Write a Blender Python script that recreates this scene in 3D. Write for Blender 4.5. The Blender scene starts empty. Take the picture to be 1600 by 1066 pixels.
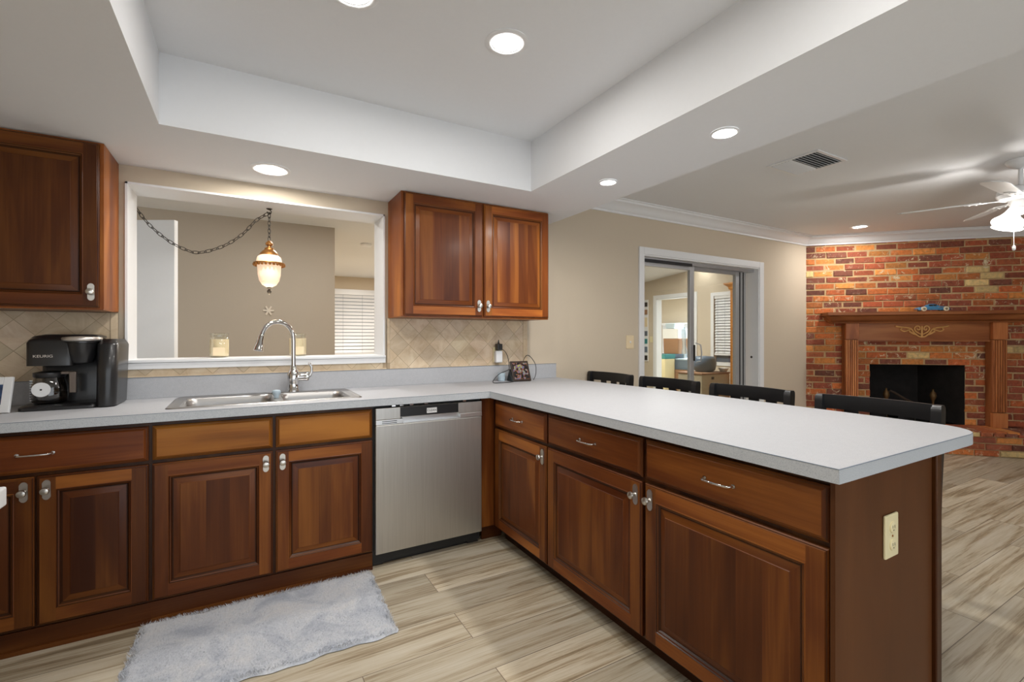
import bpy, math, random
from mathutils import Vector, Matrix
random.seed(7)
PI = math.pi
# ---------------------------------------------------------------- camera, world, lights, exposure
cam_d = bpy.data.cameras.new('camera'); cam = bpy.data.objects.new('camera', cam_d)
bpy.context.scene.collection.objects.link(cam)
cam.location = (0, 0, 1.2427); cam.rotation_euler = (PI/2, 0, -0.5189)
cam_d.sensor_width = 36; cam_d.lens = 733.19/1600*36; cam_d.shift_y = -(533-526.39)/1600
cam_d.clip_start = .02
bpy.context.scene.camera = cam
S = bpy.context.scene
S.view_settings.view_transform = 'Standard'; S.view_settings.look = 'None'
S.view_settings.gamma = 1; S.view_settings.use_curve_mapping = False
S.view_settings.exposure = 0.63
W = bpy.data.worlds.new('world'); S.world = W; W.use_nodes = True
W.node_tree.nodes['Background'].inputs[0].default_value = (.90, .95, 1, 1)
W.node_tree.nodes['Background'].inputs[1].default_value = 1.42
CAN_W, CAN_COL = 6.0, (1, .965, .92)       # each recessed light
def lamp(name, loc, power, size=.1, col=CAN_COL, rot=(0, 0, 0), spread=PI, kind='AREA'):
    d = bpy.data.lights.new(name, kind); d.energy = power; d.color = col
    if kind == 'AREA': d.shape = 'DISK'; d.size = size; d.spread = spread
    else: d.shadow_soft_size = size
    o = bpy.data.objects.new(name, d); S.collection.objects.link(o); o.location = loc; o.rotation_euler = rot
    return o

# ---------------------------------------------------------------- materials
def srgb(r, g, b):
    f = lambda c: c/12.92 if c <= .04045 else ((c+.055)/1.055)**2.4
    return (f(r/255), f(g/255), f(b/255), 1)
class NT:
    def __init__(s, name):
        s.m = bpy.data.materials.new(name); s.m.use_nodes = True; s.t = s.m.node_tree; s.t.nodes.clear()
        s.out = s.n('ShaderNodeOutputMaterial'); s.b = s.n('ShaderNodeBsdfPrincipled'); s.l(s.b.outputs[0], s.out.inputs[0])
    def n(s, typ, **k):
        o = s.t.nodes.new(typ)
        for a, v in k.items():
            if a.startswith('i_'): o.inputs[a[2:].replace('_', ' ')].default_value = v
            elif a.startswith('n'): o.inputs[int(a[1:])].default_value = v
            else: setattr(o, a, v)
        return o
    def l(s, a, b): s.t.links.new(a, b)
    def set(s, **k):
        for a, v in k.items(): s.b.inputs[a.replace('_', ' ')].default_value = v
        return s
    def coord(s, scale=(1, 1, 1), out='Object', loc=(0, 0, 0), rot=(0, 0, 0)):
        c = s.n('ShaderNodeTexCoord'); m = s.n('ShaderNodeMapping'); s.l(c.outputs[out], m.inputs[0])
        m.inputs['Scale'].default_value = scale; m.inputs['Location'].default_value = loc; m.inputs['Rotation'].default_value = rot
        return m.outputs[0]
    def noise(s, vec, scale=5, detail=4, rough=.5, dist=0):
        o = s.n('ShaderNodeTexNoise'); s.l(vec, o.inputs['Vector'])
        o.inputs['Scale'].default_value = scale; o.inputs['Detail'].default_value = detail
        o.inputs['Roughness'].default_value = rough; o.inputs['Distortion'].default_value = dist
        return o.outputs['Fac']
    def ramp(s, fac, stops):
        o = s.n('ShaderNodeValToRGB'); s.l(fac, o.inputs[0]); e = o.color_ramp.elements
        while len(e) < len(stops): e.new(.5)
        for i, (p, c) in enumerate(stops): e[i].position = p; e[i].color = c if len(c) == 4 else (*c, 1)
        return o.outputs[0]
    def mix(s, fac, a, b, mode='MIX', typ='RGBA'):
        o = s.n('ShaderNodeMix', data_type=typ)
        if typ == 'RGBA': o.blend_type = mode; ia, ib, r = 6, 7, 2
        elif typ == 'VECTOR': ia, ib, r = 4, 5, 1
        else: ia, ib, r = 2, 3, 0
        for v, i in ((fac, 0), (a, ia), (b, ib)):
            if hasattr(v, 'is_output') or hasattr(v, 'links'): s.l(v, o.inputs[i])
            else: o.inputs[i].default_value = v
        return o.outputs[r]
    def math(s, op, a, b=0, c=0):
        o = s.n('ShaderNodeMath', operation=op)
        for i, v in enumerate((a, b, c)):
            if hasattr(v, 'links'): s.l(v, o.inputs[i])
            else: o.inputs[i].default_value = v
        return o.outputs[0]
    def bump(s, h, strength=.2, dist=.002):
        o = s.n('ShaderNodeBump'); s.l(h, o.inputs['Height']); o.inputs['Strength'].default_value = strength
        o.inputs['Distance'].default_value = dist; s.l(o.outputs[0], s.b.inputs['Normal']); return s
    def col(s, c):
        if hasattr(c, 'links'): s.l(c, s.b.inputs['Base Color'])
        else: s.b.inputs['Base Color'].default_value = c
        return s
def simple(name, c, rough=.5, metal=0, emit=0, bump=0, bscale=200, var=0, coat=0, vscale=6):
    t = NT(name).set(Roughness=rough, Metallic=metal)
    v = t.coord()
    if var:
        n = t.noise(v, vscale, 5, .6)
        t.col(t.ramp(n, [(.3, tuple(x*(1-var) for x in c[:3])), (.7, tuple(min(1, x*(1+var)) for x in c[:3]))]))
    else:
        n = t.noise(v, vscale*8, 2); t.col(t.ramp(n, [(.2, tuple(x*.985 for x in c[:3])), (.8, tuple(c[:3]))]))
    if bump: t.bump(t.noise(v, bscale, 3), bump, .001)
    if emit: t.b.inputs['Emission Color'].default_value = c; t.b.inputs['Emission Strength'].default_value = emit
    if coat: t.b.inputs['Coat Weight'].default_value = coat; t.b.inputs['Coat Roughness'].default_value = .1
    return t.m
M = {}
M['ceil'] = simple('ceiling_paint', (.80, .815, .835, 1), .9, bump=.25, bscale=90)
M['wall'] = simple('beige_wall_paint', srgb(203, 189, 168), .85, bump=.15, bscale=150)
M['taupe'] = simple('taupe_wall_paint', srgb(182, 171, 156), .85, bump=.15, bscale=150)
M['white'] = simple('white_paint', (.80, .81, .82, 1), .35)
M['whitep'] = simple('white_plastic', (.78, .79, .80, 1), .3)
M['ivory'] = simple('ivory_plastic', srgb(226, 214, 172), .35)
M['black'] = simple('black_plastic', (.012, .012, .013, 1), .3, coat=.15)
M['blackm'] = simple('matt_black', (.01, .01, .01, 1), .6)
M['blackgloss'] = simple('black_lacquer', (.006, .006, .007, 1), .38, coat=.08)
M['steel'] = simple('polished_steel', (.62, .61, .60, 1), .07, 1)
M['nickel'] = simple('satin_nickel', (.58, .56, .52, 1), .28, 1)
M['silver'] = simple('silver_plastic', (.66, .62, .58, 1), .3, .8)
M['sink'] = simple('brushed_sink_steel', (.44, .43, .42, 1), .34, 1, bump=.1, bscale=300)
M['brass'] = simple('aged_brass', srgb(172, 120, 66), .35, .85, var=.2, vscale=40)
M['dullbrass'] = simple('tarnished_brass', (.14, .08, .03, 1), .5, .6)
M['iron'] = simple('dark_bronze', (.05, .043, .035, 1), .45, .7)
M['alum'] = simple('door_aluminium', (.50, .51, .53, 1), .4, .6)
M['darkgap'] = simple('dark_rubber', (.02, .02, .022, 1), .7)
M['cardboard'] = simple('cardboard', srgb(150, 112, 82), .8, var=.08)
M['lamp'] = simple('lamp_glow', (1, .97, .92, 1), .5, emit=6)
M['shade'] = simple('frosted_shade', (1, .96, .9, 1), .4, emit=1.2)
M['globe'] = simple('cream_glass_glow', srgb(246, 216, 184), .35, emit=.36)
M['sky'] = simple('daylit_pane', (.35, .38, .42, 1), .5, emit=.12)
M['log'] = simple('charred_log', (.05, .032, .02, 1), .9, var=.5, bump=.6, bscale=40)
M['wax'] = simple('cream_wax', srgb(228, 208, 172), .5, var=.05)
def glassmat(name, tint=(1, 1, 1, 1), refl=.12, rough=.02):
    t = NT(name); tr = t.n('ShaderNodeBsdfTransparent'); gl = t.n('ShaderNodeBsdfGlossy'); mx = t.n('ShaderNodeMixShader')
    tr.inputs[0].default_value = tint; gl.inputs['Roughness'].default_value = rough
    lw = t.n('ShaderNodeLayerWeight'); lw.inputs[0].default_value = .3
    f = t.math('MULTIPLY_ADD', lw.outputs['Facing'], .5, refl*.5)
    t.l(f, mx.inputs[0]); t.l(tr.outputs[0], mx.inputs[1]); t.l(gl.outputs[0], mx.inputs[2]); t.l(mx.outputs[0], t.out.inputs[0])
    t.t.nodes.remove(t.b); return t.m
M['glass'] = glassmat('door_glass', (.93, .96, .96, 1), .03)
M['jar'] = glassmat('jar_glass', (.95, .97, .94, 1), .1)
M['carafe'] = glassmat('carafe_glass', (.45, .42, .40, 1), .2)
M['plasticfilm'] = glassmat('clear_film', (.70, .80, .86, 1), .5, .25)

def woodmat(name, ramp, rough=.36, coat=.07, contrast=1.0):
    """attribute wood = (tone, horizontal grain flag, random shift)"""
    t = NT(name).set(Roughness=rough, Specular_IOR_Level=.2); t.b.inputs['Coat Weight'].default_value = coat; t.b.inputs['Coat Roughness'].default_value = .18
    at = t.n('ShaderNodeAttribute', attribute_name='wood'); sp = t.n('ShaderNodeSeparateColor'); t.l(at.outputs['Color'], sp.inputs[0])
    c = t.n('ShaderNodeTexCoord'); inf = t.n('ShaderNodeObjectInfo')
    sh = t.math('MULTIPLY_ADD', sp.outputs[2], 7.3, t.math('MULTIPLY', inf.outputs['Random'], 5.1))
    add = t.n('ShaderNodeVectorMath', operation='ADD'); cmb = t.n('ShaderNodeCombineXYZ')
    for i in range(3): t.l(sh, cmb.inputs[i])
    t.l(c.outputs['Object'], add.inputs[0]); t.l(cmb.outputs[0], add.inputs[1])
    def scaled(s):
        m = t.n('ShaderNodeVectorMath', operation='MULTIPLY'); t.l(add.outputs[0], m.inputs[0]); m.inputs[1].default_value = s; return m.outputs[0]
    fine = t.mix(sp.outputs[1], scaled((110, 110, 3)), scaled((3, 110, 110)), typ='VECTOR')
    big = t.mix(sp.outputs[1], scaled((4.5, 4.5, .8)), scaled((.8, 4.5, 4.5)), typ='VECTOR')
    nf = t.noise(fine, 1, 5, .6, .4); nb = t.noise(big, 1, 3, .5, .9)
    f = t.math('MULTIPLY_ADD', t.math('SUBTRACT', nf, .5), .20, nb)
    colr = t.ramp(f, ramp)
    tone = t.math('MULTIPLY', sp.outputs[0], 1.0)
    g = t.n('ShaderNodeCombineXYZ')
    for i in range(3): t.l(tone, g.inputs[i])
    fin = t.mix(1.0, colr, g.outputs[0], 'MULTIPLY')
    t.col(fin); t.bump(nf, .06, .0006); return t.m
M['cherry'] = woodmat('cherry_wood', [(.30, (.058, .0125, .0028)), (.5, (.118, .032, .0064)), (.70, (.23, .078, .014))])
M['cherrygold'] = woodmat('golden_cherry_wood', [(.32, (.15, .046, .005)), (.5, (.255, .086, .011)), (.68, (.38, .145, .020))])
M['cherryend'] = woodmat('cherry_veneer', [(.30, (.080, .026, .0065)), (.5, (.097, .032, .0085)), (.7, (.115, .040, .011))], .45, .03)
M['oak'] = woodmat('oak_wood', [(.35, (.19, .058, .019)), (.5, (.34, .115, .038)), (.65, (.46, .18, .062))], .45, .1)
M['pine'] = woodmat('honey_pine', [(.3, srgb(165, 105, 45)), (.7, srgb(205, 145, 75))], .45, .1)

def mat_counter():
    t = NT('grey_speckled_laminate').set(Roughness=.55); v = t.coord()
    n = t.noise(v, 420, 2, .7); n2 = t.noise(v, 60, 3, .6)
    c = t.ramp(n, [(.36, (.33, .345, .375)), (.46, (.44, .45, .475)), (.62, (.48, .49, .51))])
    c = t.mix(.25, c, t.ramp(n2, [(.3, (.40, .41, .435)), (.7, (.50, .51, .53))]))
    t.col(c); return t.m
M['counter'] = mat_counter()
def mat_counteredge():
    t = NT('grey_laminate_lit_edge').set(Roughness=.45); v = t.coord()  # same laminate, lightened because the edge catches less light
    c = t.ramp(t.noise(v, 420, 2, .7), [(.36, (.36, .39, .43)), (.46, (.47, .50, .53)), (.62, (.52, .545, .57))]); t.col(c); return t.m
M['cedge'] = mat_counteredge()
def mat_tile():
    t = NT('travertine_tile'); t.set(Roughness=.5)
    at = t.n('ShaderNodeAttribute', attribute_name='tone'); v = t.coord()
    n = t.noise(v, 9, 6, .65, .8)
    c = t.ramp(n, [(.3, srgb(196, 172, 140)), (.5, srgb(212, 192, 163)), (.7, srgb(224, 208, 182))])
    t.col(t.mix(1., c, at.outputs['Color'], 'MULTIPLY')); t.bump(t.noise(v, 60, 4), .2, .001); return t.m
M['tile'] = mat_tile()
M['grout'] = simple('tile_grout', srgb(178, 158, 130), .9)
def mat_brick():
    t = NT('old_brick').set(Roughness=.85)
    at = t.n('ShaderNodeAttribute', attribute_name='tone'); v = t.coord()
    n = t.noise(v, 28, 5, .7); n2 = t.noise(v, 12, 6, .8, 1.0)
    c = t.mix(.55, at.outputs['Color'], t.ramp(n, [(.3, (.35, .35, .35)), (.5, (1, 1, 1)), (.72, (1.5, 1.35, 1.1))]), 'MULTIPLY')
    w = t.ramp(n2, [(.56, (0, 0, 0)), (.63, (1, 1, 1))])
    ws = t.math('MULTIPLY', t.n('ShaderNodeSeparateColor').outputs[0], 0)
    sp = t.n('ShaderNodeSeparateColor'); t.l(w, sp.inputs[0])
    wf = t.math('MULTIPLY', sp.outputs[0], at.outputs['Alpha'])
    t.col(t.mix(wf, c, (.70, .60, .40, 1))); t.bump(n, .9, .006); return t.m
M['brick'] = mat_brick()
M['mortar'] = simple('mortar', srgb(190, 160, 118), .95, var=.15, bump=.8, bscale=60, vscale=20)
M['soot'] = simple('sooty_firebrick', (.012, .010, .009, 1), .9, var=.4, vscale=12)
def mat_floor():
    t = NT('wood_look_plank_tile').set(Roughness=.38)
    v = t.coord()
    br = t.n('ShaderNodeTexBrick'); t.l(t.coord(loc=(.38, .04, 0)), br.inputs['Vector'])
    for k, x in dict(Scale=1, Mortar_Size=.0016, Mortar_Smooth=.1, Bias=0, Brick_Width=1.2, Row_Height=.2).items(): br.inputs[k.replace('_', ' ')].default_value = x
    br.offset = .37; br.offset_frequency = 2
    br.inputs['Color1'].default_value = (0, 0, 0, 1); br.inputs['Color2'].default_value = (1, 1, 1, 1); br.inputs['Mortar'].default_value = (.5, .5, .5, 1)
    sc = t.n('ShaderNodeVectorMath', operation='MULTIPLY_ADD'); t.l(br.outputs['Color'], sc.inputs[0]); sc.inputs[1].default_value = (13, 7, 5)
    m2 = t.n('ShaderNodeVectorMath', operation='MULTIPLY'); t.l(v, m2.inputs[0]); m2.inputs[1].default_value = (.8, 15, 1); t.l(m2.outputs[0], sc.inputs[2])
    big = t.noise(sc.outputs[0], 1.1, 4, .6, .9)
    m3 = t.n('ShaderNodeVectorMath', operation='MULTIPLY'); t.l(sc.outputs[0], m3.inputs[0]); m3.inputs[1].default_value = (5, 9, 1)
    fine = t.noise(m3.outputs[0], 1, 6, .7, .4)
    f = t.math('MULTIPLY_ADD', t.math('SUBTRACT', fine, .5), .6, big)
    c = t.ramp(f, [(.22, srgb(120, 104, 82)), (.37, srgb(168, 150, 122)), (.50, srgb(204, 191, 166)), (.72, srgb(220, 211, 192))])
    c2 = t.mix(.36, c, t.mix(1., c, br.outputs['Color'], 'MULTIPLY'))
    c3 = t.mix(br.outputs['Fac'], c2, srgb(112, 98, 82))
    t.col(c3); t.bump(fine, .08, .001); return t.m
M['floor'] = mat_floor()
def mat_dw():
    t = NT('brushed_stainless').set(Roughness=.36, Metallic=1.0); v = t.coord((400, 400, 3))
    n = t.noise(v, 1, 3); t.col(t.ramp(n, [(.3, (.52, .51, .485)), (.7, (.60, .59, .565))]))
    t.b.inputs['Anisotropic'].default_value = .6; t.bump(n, .03, .0004); return t.m
M['dw'] = mat_dw()
M['dwlight'] = simple('pale_stainless_strip', (.66, .67, .68, 1), .3, .9)
def mat_rug():
    t = NT('shaggy_grey_rug').set(Roughness=.95); v = t.coord()
    n = t.noise(v, 5, 5, .7, .6); n2 = t.noise(v, 160, 2)
    c = t.ramp(n, [(.36, srgb(180, 186, 198)), (.5, srgb(208, 212, 219)), (.66, srgb(222, 222, 224))])
    t.col(t.mix(.35, c, t.ramp(n2, [(.3, (.35, .36, .38)), (.7, (.8, .8, .8))]), 'MULTIPLY')); t.b.inputs['Sheen Weight'].default_value = .3; return t.m
M['rug'] = mat_rug()
def mat_screen():
    t = NT('colourful_display').set(Roughness=.2); v = t.coord((1, 1, 1))
    vo = t.n('ShaderNodeTexVoronoi'); vo.inputs['Scale'].default_value = 60; t.l(v, vo.inputs['Vector'])
    c = t.mix(.8, (0, 0, 0, 1), t.ramp(t.noise(v, 45, 2), [(.45, (0.01, .01, .012)), (.52, (.25, .1, .03)), (.58, (.05, .08, .25)), (.66, (.3, .3, .05))]))
    t.col(c); t.l(c, t.b.inputs['Emission Color']); t.b.inputs['Emission Strength'].default_value = .4; return t.m
M['screen'] = mat_screen()
M['bluephoto'] = simple('blue_print', srgb(50, 75, 115), .3, var=.6, vscale=30)
M['carblue'] = simple('blue_car_paint', srgb(60, 120, 160), .2, coat=.8)
M['chrome'] = simple('chrome', (.8, .8, .8, 1), .08, 1)
M['cream'] = simple('cream_tyre', srgb(225, 215, 185), .5)
M['teal'] = simple('teal_plastic', srgb(45, 130, 130), .4)
M['bluegrey'] = simple('blue_grey_plastic', srgb(95, 112, 130), .4)
M['paleblue'] = simple('pale_blue_plastic', srgb(178, 196, 208), .3)
M['gold'] = simple('tan_carving', srgb(222, 168, 100), .5)
M['duskglass'] = simple('dusky_window_glass', srgb(88, 98, 112), .15)
M['tanbox'] = simple('cream_carton', srgb(196, 184, 160), .8)

# ---------------------------------------------------------------- mesh builder
class MB:
    def __init__(s): s.v = []; s.f = []; s.mi = []; s.c = []
    def vert(s, *p): s.v.append(tuple(p)); return len(s.v)-1
    def face(s, idx, m=0, c=(1, 0, 0, 1)): s.f.append(tuple(idx)); s.mi.append(m); s.c.append(c)
    def poly(s, pts, m=0, c=(1, 0, 0, 1)):
        b = len(s.v); s.v += [tuple(p) for p in pts]; s.face(range(b, b+len(pts)), m, c)
    def box(s, x0, x1, y0, y1, z0, z1, m=0, c=(1, 0, 0, 1), skip=()):
        b = len(s.v); s.v += [(x, y, z) for z in (z0, z1) for y in (y0, y1) for x in (x0, x1)]
        F = dict(bot=(0, 2, 3, 1), top=(4, 5, 7, 6), front=(0, 1, 5, 4), back=(2, 6, 7, 3), left=(0, 4, 6, 2), right=(1, 3, 7, 5))
        for k, f in F.items():
            if k not in skip: s.face([b+i for i in f], m, c)
        return s
    def prism(s, pts, z0, z1, m=0, c=(1, 0, 0, 1), ms=None):
        n = len(pts); b = len(s.v); s.v += [(x, y, z0) for x, y in pts]+[(x, y, z1) for x, y in pts]
        s.face([b+i for i in range(n)][::-1], m, c); s.face([b+n+i for i in range(n)], m, c)
        for i in range(n): j = (i+1) % n; s.face((b+i, b+j, b+n+j, b+n+i), m if ms is None else ms, c)
        return s
    def extr(s, pts, axis, a0, a1, m=0, c=(1, 0, 0, 1)):
        """pts in the two other axes; extruded along axis 'x' (pts=(y,z)) or 'y' (pts=(x,z))"""
        n = len(pts); b = len(s.v)
        mk = (lambda a, p: (a, p[0], p[1])) if axis == 'x' else (lambda a, p: (p[0], a, p[1]))
        s.v += [mk(a0, p) for p in pts]+[mk(a1, p) for p in pts]
        s.face([b+i for i in range(n)], m, c); s.face([b+n+i for i in range(n)][::-1], m, c)
        for i in range(n): j = (i+1) % n; s.face((b+i, b+n+i, b+n+j, b+j), m, c)
        return s
    def loops(s, rings, m=0, c=(1, 0, 0, 1), cap0=True, cap1=True, closed=True):
        ids = []
        for r in rings: ids.append(range(len(s.v), len(s.v)+len(r))); s.v += [tuple(p) for p in r]
        n = len(rings[0])
        for a, b in zip(ids, ids[1:]):
            for i in range(n if closed else n-1): j = (i+1) % n; s.face((a[i], a[j], b[j], b[i]), m, c)
        if cap0: s.face(list(ids[0])[::-1], m, c)
        if cap1: s.face(list(ids[-1]), m, c)
        return s
    def lathe(s, prof, cx=0, cy=0, cz=0, n=24, axis='z', m=0, c=(1, 0, 0, 1), cap=True, sx=1, sy=1):
        rings = []
        for r, h in prof:
            ring = []
            for k in range(n):
                a = 2*PI*k/n; u, w = r*math.cos(a)*sx, r*math.sin(a)*sy
                ring.append((cx+u, cy+w, cz+h) if axis == 'z' else (cx+u, cy+h, cz+w) if axis == 'y' else (cx+h, cy+u, cz+w))
            rings.append(ring)
        return s.loops(rings, m, c, cap, cap)
    def tube(s, path, r, n=10, m=0, c=(1, 0, 0, 1), closed=False):
        P = [Vector(p) for p in path]; R = r if isinstance(r, (list, tuple)) else [r]*len(P); rings = []; N = len(P)
        up = None
        for i, p in enumerate(P):
            if closed: t = (P[(i+1) % N]-P[i-1])
            else: t = P[min(i+1, N-1)]-P[max(i-1, 0)]
            t.normalize()
            if up is None: up = Vector((0, 0, 1)) if abs(t.z) < .9 else Vector((1, 0, 0))
            a = t.cross(up)
            if a.length < 1e-5: a = t.orthogonal()
            a.normalize(); b = a.cross(t).normalized(); up = b
            rings.append([tuple(p+(a*math.cos(2*PI*k/n)+b*math.sin(2*PI*k/n))*R[i]) for k in range(n)])
        if closed: rings.append(rings[0]); return s.loops(rings, m, c, False, False)
        return s.loops(rings, m, c)
    def xf(s, mat, start=0):
        for i in range(start, len(s.v)): s.v[i] = tuple(mat @ Vector(s.v[i]))
        return s
    def build(s, name, mats, parent=None, world=True, smooth=None, bevel=0, attr='wood', loc=None, rotz=0, seg=2):
        me = bpy.data.meshes.new(name)
        if parent is not None and world:
            inv = WM[parent.name].inverted(); vs = [tuple(inv @ Vector(p)) for p in s.v]
        else: vs = s.v
        me.from_pydata(vs, [], s.f)
        if not isinstance(mats, (list, tuple)): mats = [mats]
        for m in mats: me.materials.append(M[m] if isinstance(m, str) else m)
        me.polygons.foreach_set('material_index', s.mi)
        ca = me.color_attributes.new(attr, 'FLOAT_COLOR', 'CORNER'); flat = []
        for f, c in zip(s.f, s.c): flat += list(c)*len(f)
        ca.data.foreach_set('color', flat)
        import bmesh
        bm = bmesh.new(); bm.from_mesh(me); bmesh.ops.recalc_face_normals(bm, faces=bm.faces); bm.to_mesh(me); bm.free()
        if smooth is not None:
            me.shade_smooth(); me.set_sharp_from_angle(angle=math.radians(smooth))
        o = bpy.data.objects.new(name, me); S.collection.objects.link(o)
        if parent is not None: o.parent = parent
        if loc is not None: o.location = loc
        o.rotation_euler = (0, 0, rotz)
        lm = Matrix.Translation(Vector(loc or (0, 0, 0))) @ Matrix.Rotation(rotz, 4, 'Z')
        WM[o.name] = (WM[parent.name] if parent is not None else Matrix()) @ lm
        if bevel:
            b = o.modifiers.new('bevel', 'BEVEL'); b.width = bevel; b.segments = seg; b.limit_method = 'ANGLE'; b.angle_limit = math.radians(40)
        return o
WM = {}
def tag(o, label, cat, group=None):
    o['label'] = label; o['category'] = cat
    if group: o['group'] = group
    return o
def thing(name, label, cat, loc=(0, 0, 0), rotz=0, group=None):
    o = bpy.data.objects.new(name, None); S.collection.objects.link(o); o.empty_display_size = .1
    o.location = loc; o.rotation_euler = (0, 0, rotz); WM[o.name] = Matrix.Translation(Vector(loc)) @ Matrix.Rotation(rotz, 4, 'Z')
    return tag(o, label, cat, group)
def struct(o): o['kind'] = 'structure'; return o
def part_text(name, txt, parent, size, loc, rot, mat, extrude=.0004, align='CENTER', sx=1):
    cu = bpy.data.curves.new(name, 'FONT'); cu.body = txt; cu.size = size; cu.extrude = extrude; cu.align_x = align; cu.align_y = 'CENTER'
    tmp = bpy.data.objects.new('tmp_text', cu); S.collection.objects.link(tmp)
    dg = bpy.context.evaluated_depsgraph_get(); me = bpy.data.meshes.new_from_object(tmp.evaluated_get(dg)); bpy.data.objects.remove(tmp)
    me.name = name
    me.materials.clear(); me.materials.append(M[mat])
    o = bpy.data.objects.new(name, me); S.collection.objects.link(o); o.parent = parent; o.location = loc; o.rotation_euler = rot; o.scale = (sx, 1, 1)
    return o
D = 3.142; ZS = 2.144; ZT = 2.45; ZF = 2.44; CT = .914; CB = .876

# ================================================================= SETTING
mb = MB(); mb.box(-3.2, 12, -3, 12, -.05, 0); struct(mb.build('floor', 'floor'))
# kitchen soffit ring, tray lid, family ceiling
TX0, TX1, TY0, TY1, SX = -.313, 1.545, -.35, 2.467, 2.122
mb = MB()
mb.box(-1.5, TX0, -3, D, ZS, 2.62); mb.box(TX1, SX, -3, D, ZS, 2.62)
mb.box(TX0, TX1, TY1, D, ZS, 2.62); mb.box(TX0, TX1, -3, TY0, ZS, 2.62)
mb.box(TX0, TX1, TY0, TY1, ZT, 2.62)
struct(mb.build('ceiling', 'ceil'))
mb = MB(); mb.box(SX, 9.5, -3, D+.02, ZF, 2.62); struct(mb.build('ceiling', 'ceil'))
mb = MB(); mb.box(-3.2, 3.0, D+.16, 9.8, ZF, 2.62); struct(mb.build('ceiling', 'ceil'))
# back wall with pass-through and slider opening
WX0, WX1, WZ0, WZ1 = -.540, .813, 1.08, 2.055
DX0, DX1, DZ1 = 3.175, 4.92, 2.0
mb = MB(); Y1 = D+.16
mb.box(-1.5, WX0, D, Y1, 0, 2.62); mb.box(WX0, WX1, D, Y1, 0, WZ0); mb.box(WX0, WX1, D, Y1, WZ1, 2.62)
mb.box(WX1, DX0, D, Y1, 0, 2.62); mb.box(DX0, DX1, D, Y1, DZ1, 2.62); mb.box(DX1, 5.86, D, Y1, 0, 2.62)
struct(mb.build('wall_back', 'wall'))
mb = MB(); mb.box(-1.62, -1.5, -3, Y1, 0, 2.62); struct(mb.build('wall_left', 'wall'))
mb = MB(); mb.box(9.4, 9.52, -3, 1.0, 0, 2.62); struct(mb.build('wall_right_added', 'wall'))  # unseen wall, added to shut ambient light out of the family room
mb = MB(); mb.box(4.2, 9.52, -3.12, -3, 0, 2.62); struct(mb.build('wall_front_added', 'wall'))  # also unseen, added to darken the family room; kitchen side stays open
# rooms beyond
mb = MB(); mb.box(-3.2, .867, 5.45, 5.57, 0, ZF); struct(mb.build('wall_dining_far', 'taupe'))
mb = MB(); mb.box(-3.32, -3.2, Y1, 5.6, 0, ZF); struct(mb.build('wall_dining_left', 'taupe'))
mb = MB()
mb.box(.867, 1.52, 9.75, 9.85, 0, ZF); mb.box(1.52, 2.62, 9.75, 9.85, 0, .86); mb.box(1.52, 2.62, 9.75, 9.85, 2.13, ZF); mb.box(2.62, 3.1, 9.75, 9.85, 0, ZF)
struct(mb.build('wall_hall_far', 'wall'))
mb = MB(); mb.box(.75, .867, 5.57, 9.85, 0, ZF); struct(mb.build('wall_hall_left', 'wall'))
mb = MB(); mb.box(2.9, 3.0, Y1, 9.85, 0, 2.75); struct(mb.build('wall_hall_right', 'wall'))
# sun room: side wall with doorway and window, sloped ceiling
XW = 7.2
def slopez(y): return 2.355+(7.15-y)*.094
mb = MB()
mb.box(XW, XW+.12, 3.0, 5.0, 0, 2.8); mb.box(XW, XW+.12, 5.0, 5.42, 0, .80); mb.box(XW, XW+.12, 5.0, 5.42, 1.96, 2.8)
mb.box(XW, XW+.12, 5.42, 5.83, 0, 2.8); mb.box(XW, XW+.12, 5.83, 6.75, 2.0, 2.8); mb.box(XW, XW+.12, 6.75, 9.0, 0, 2.8)
struct(mb.build('wall_sunroom_side', 'wall'))
mb = MB(); mb.box(3.0, 7.3, 8.9, 9.0, 0, 2.6); struct(mb.build('wall_sunroom_far', 'wall'))
mb = MB(); mb.box(5.86, 7.2, D, D+.16, 0, 2.8); struct(mb.build('wall_sunroom_near', 'wall'))
mb = MB(); mb.loops([[(x, D+.1, slopez(D)), (x, 9.0, slopez(9.0)), (x, 9.0, slopez(9)+.1), (x, D+.1, slopez(D)+.1)] for x in (2.95, 7.3)]); struct(mb.build('ceiling', 'ceil'))
mb = MB(); mb.box(7.3, 11.2, 4.5, 11, 2.42, 2.5); struct(mb.build('ceiling', 'ceil'))
mb = MB(); mb.box(11.1, 11.2, 4.5, 11, 0, 2.5); mb.box(7.3, 11.2, 10.9, 11, 0, 2.5); struct(mb.build('wall_storage_far', M['wall']))
# crown moulding
CR = [(0, 0), (0, -.108), (.012, -.108), (.014, -.092), (.030, -.082), (.040, -.060), (.062, -.034), (.084, -.026), (.088, -.010), (.104, -.008), (.104, 0)]
def crown(name, x0, x1, M4, e0=0, e1=0):
    mb = MB(); ra = [(x0+e0*d, -d, ZF+z) for d, z in CR]; rb = [(x1+e1*d, -d, ZF+z) for d, z in CR]
    mb.loops([ra, rb]); mb.xf(M4); return struct(mb.build(name, 'white', smooth=50))
FP = Matrix.Translation((5.86, D, 0)) @ Matrix.Rotation(-PI/4, 4, 'Z')
crown('trim_1', SX, 5.86, Matrix.Translation((0, D, 0)), 0, -math.tan(PI/8))
crown('trim_2', 0, 3.7, FP, math.tan(PI/8), 0)
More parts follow.
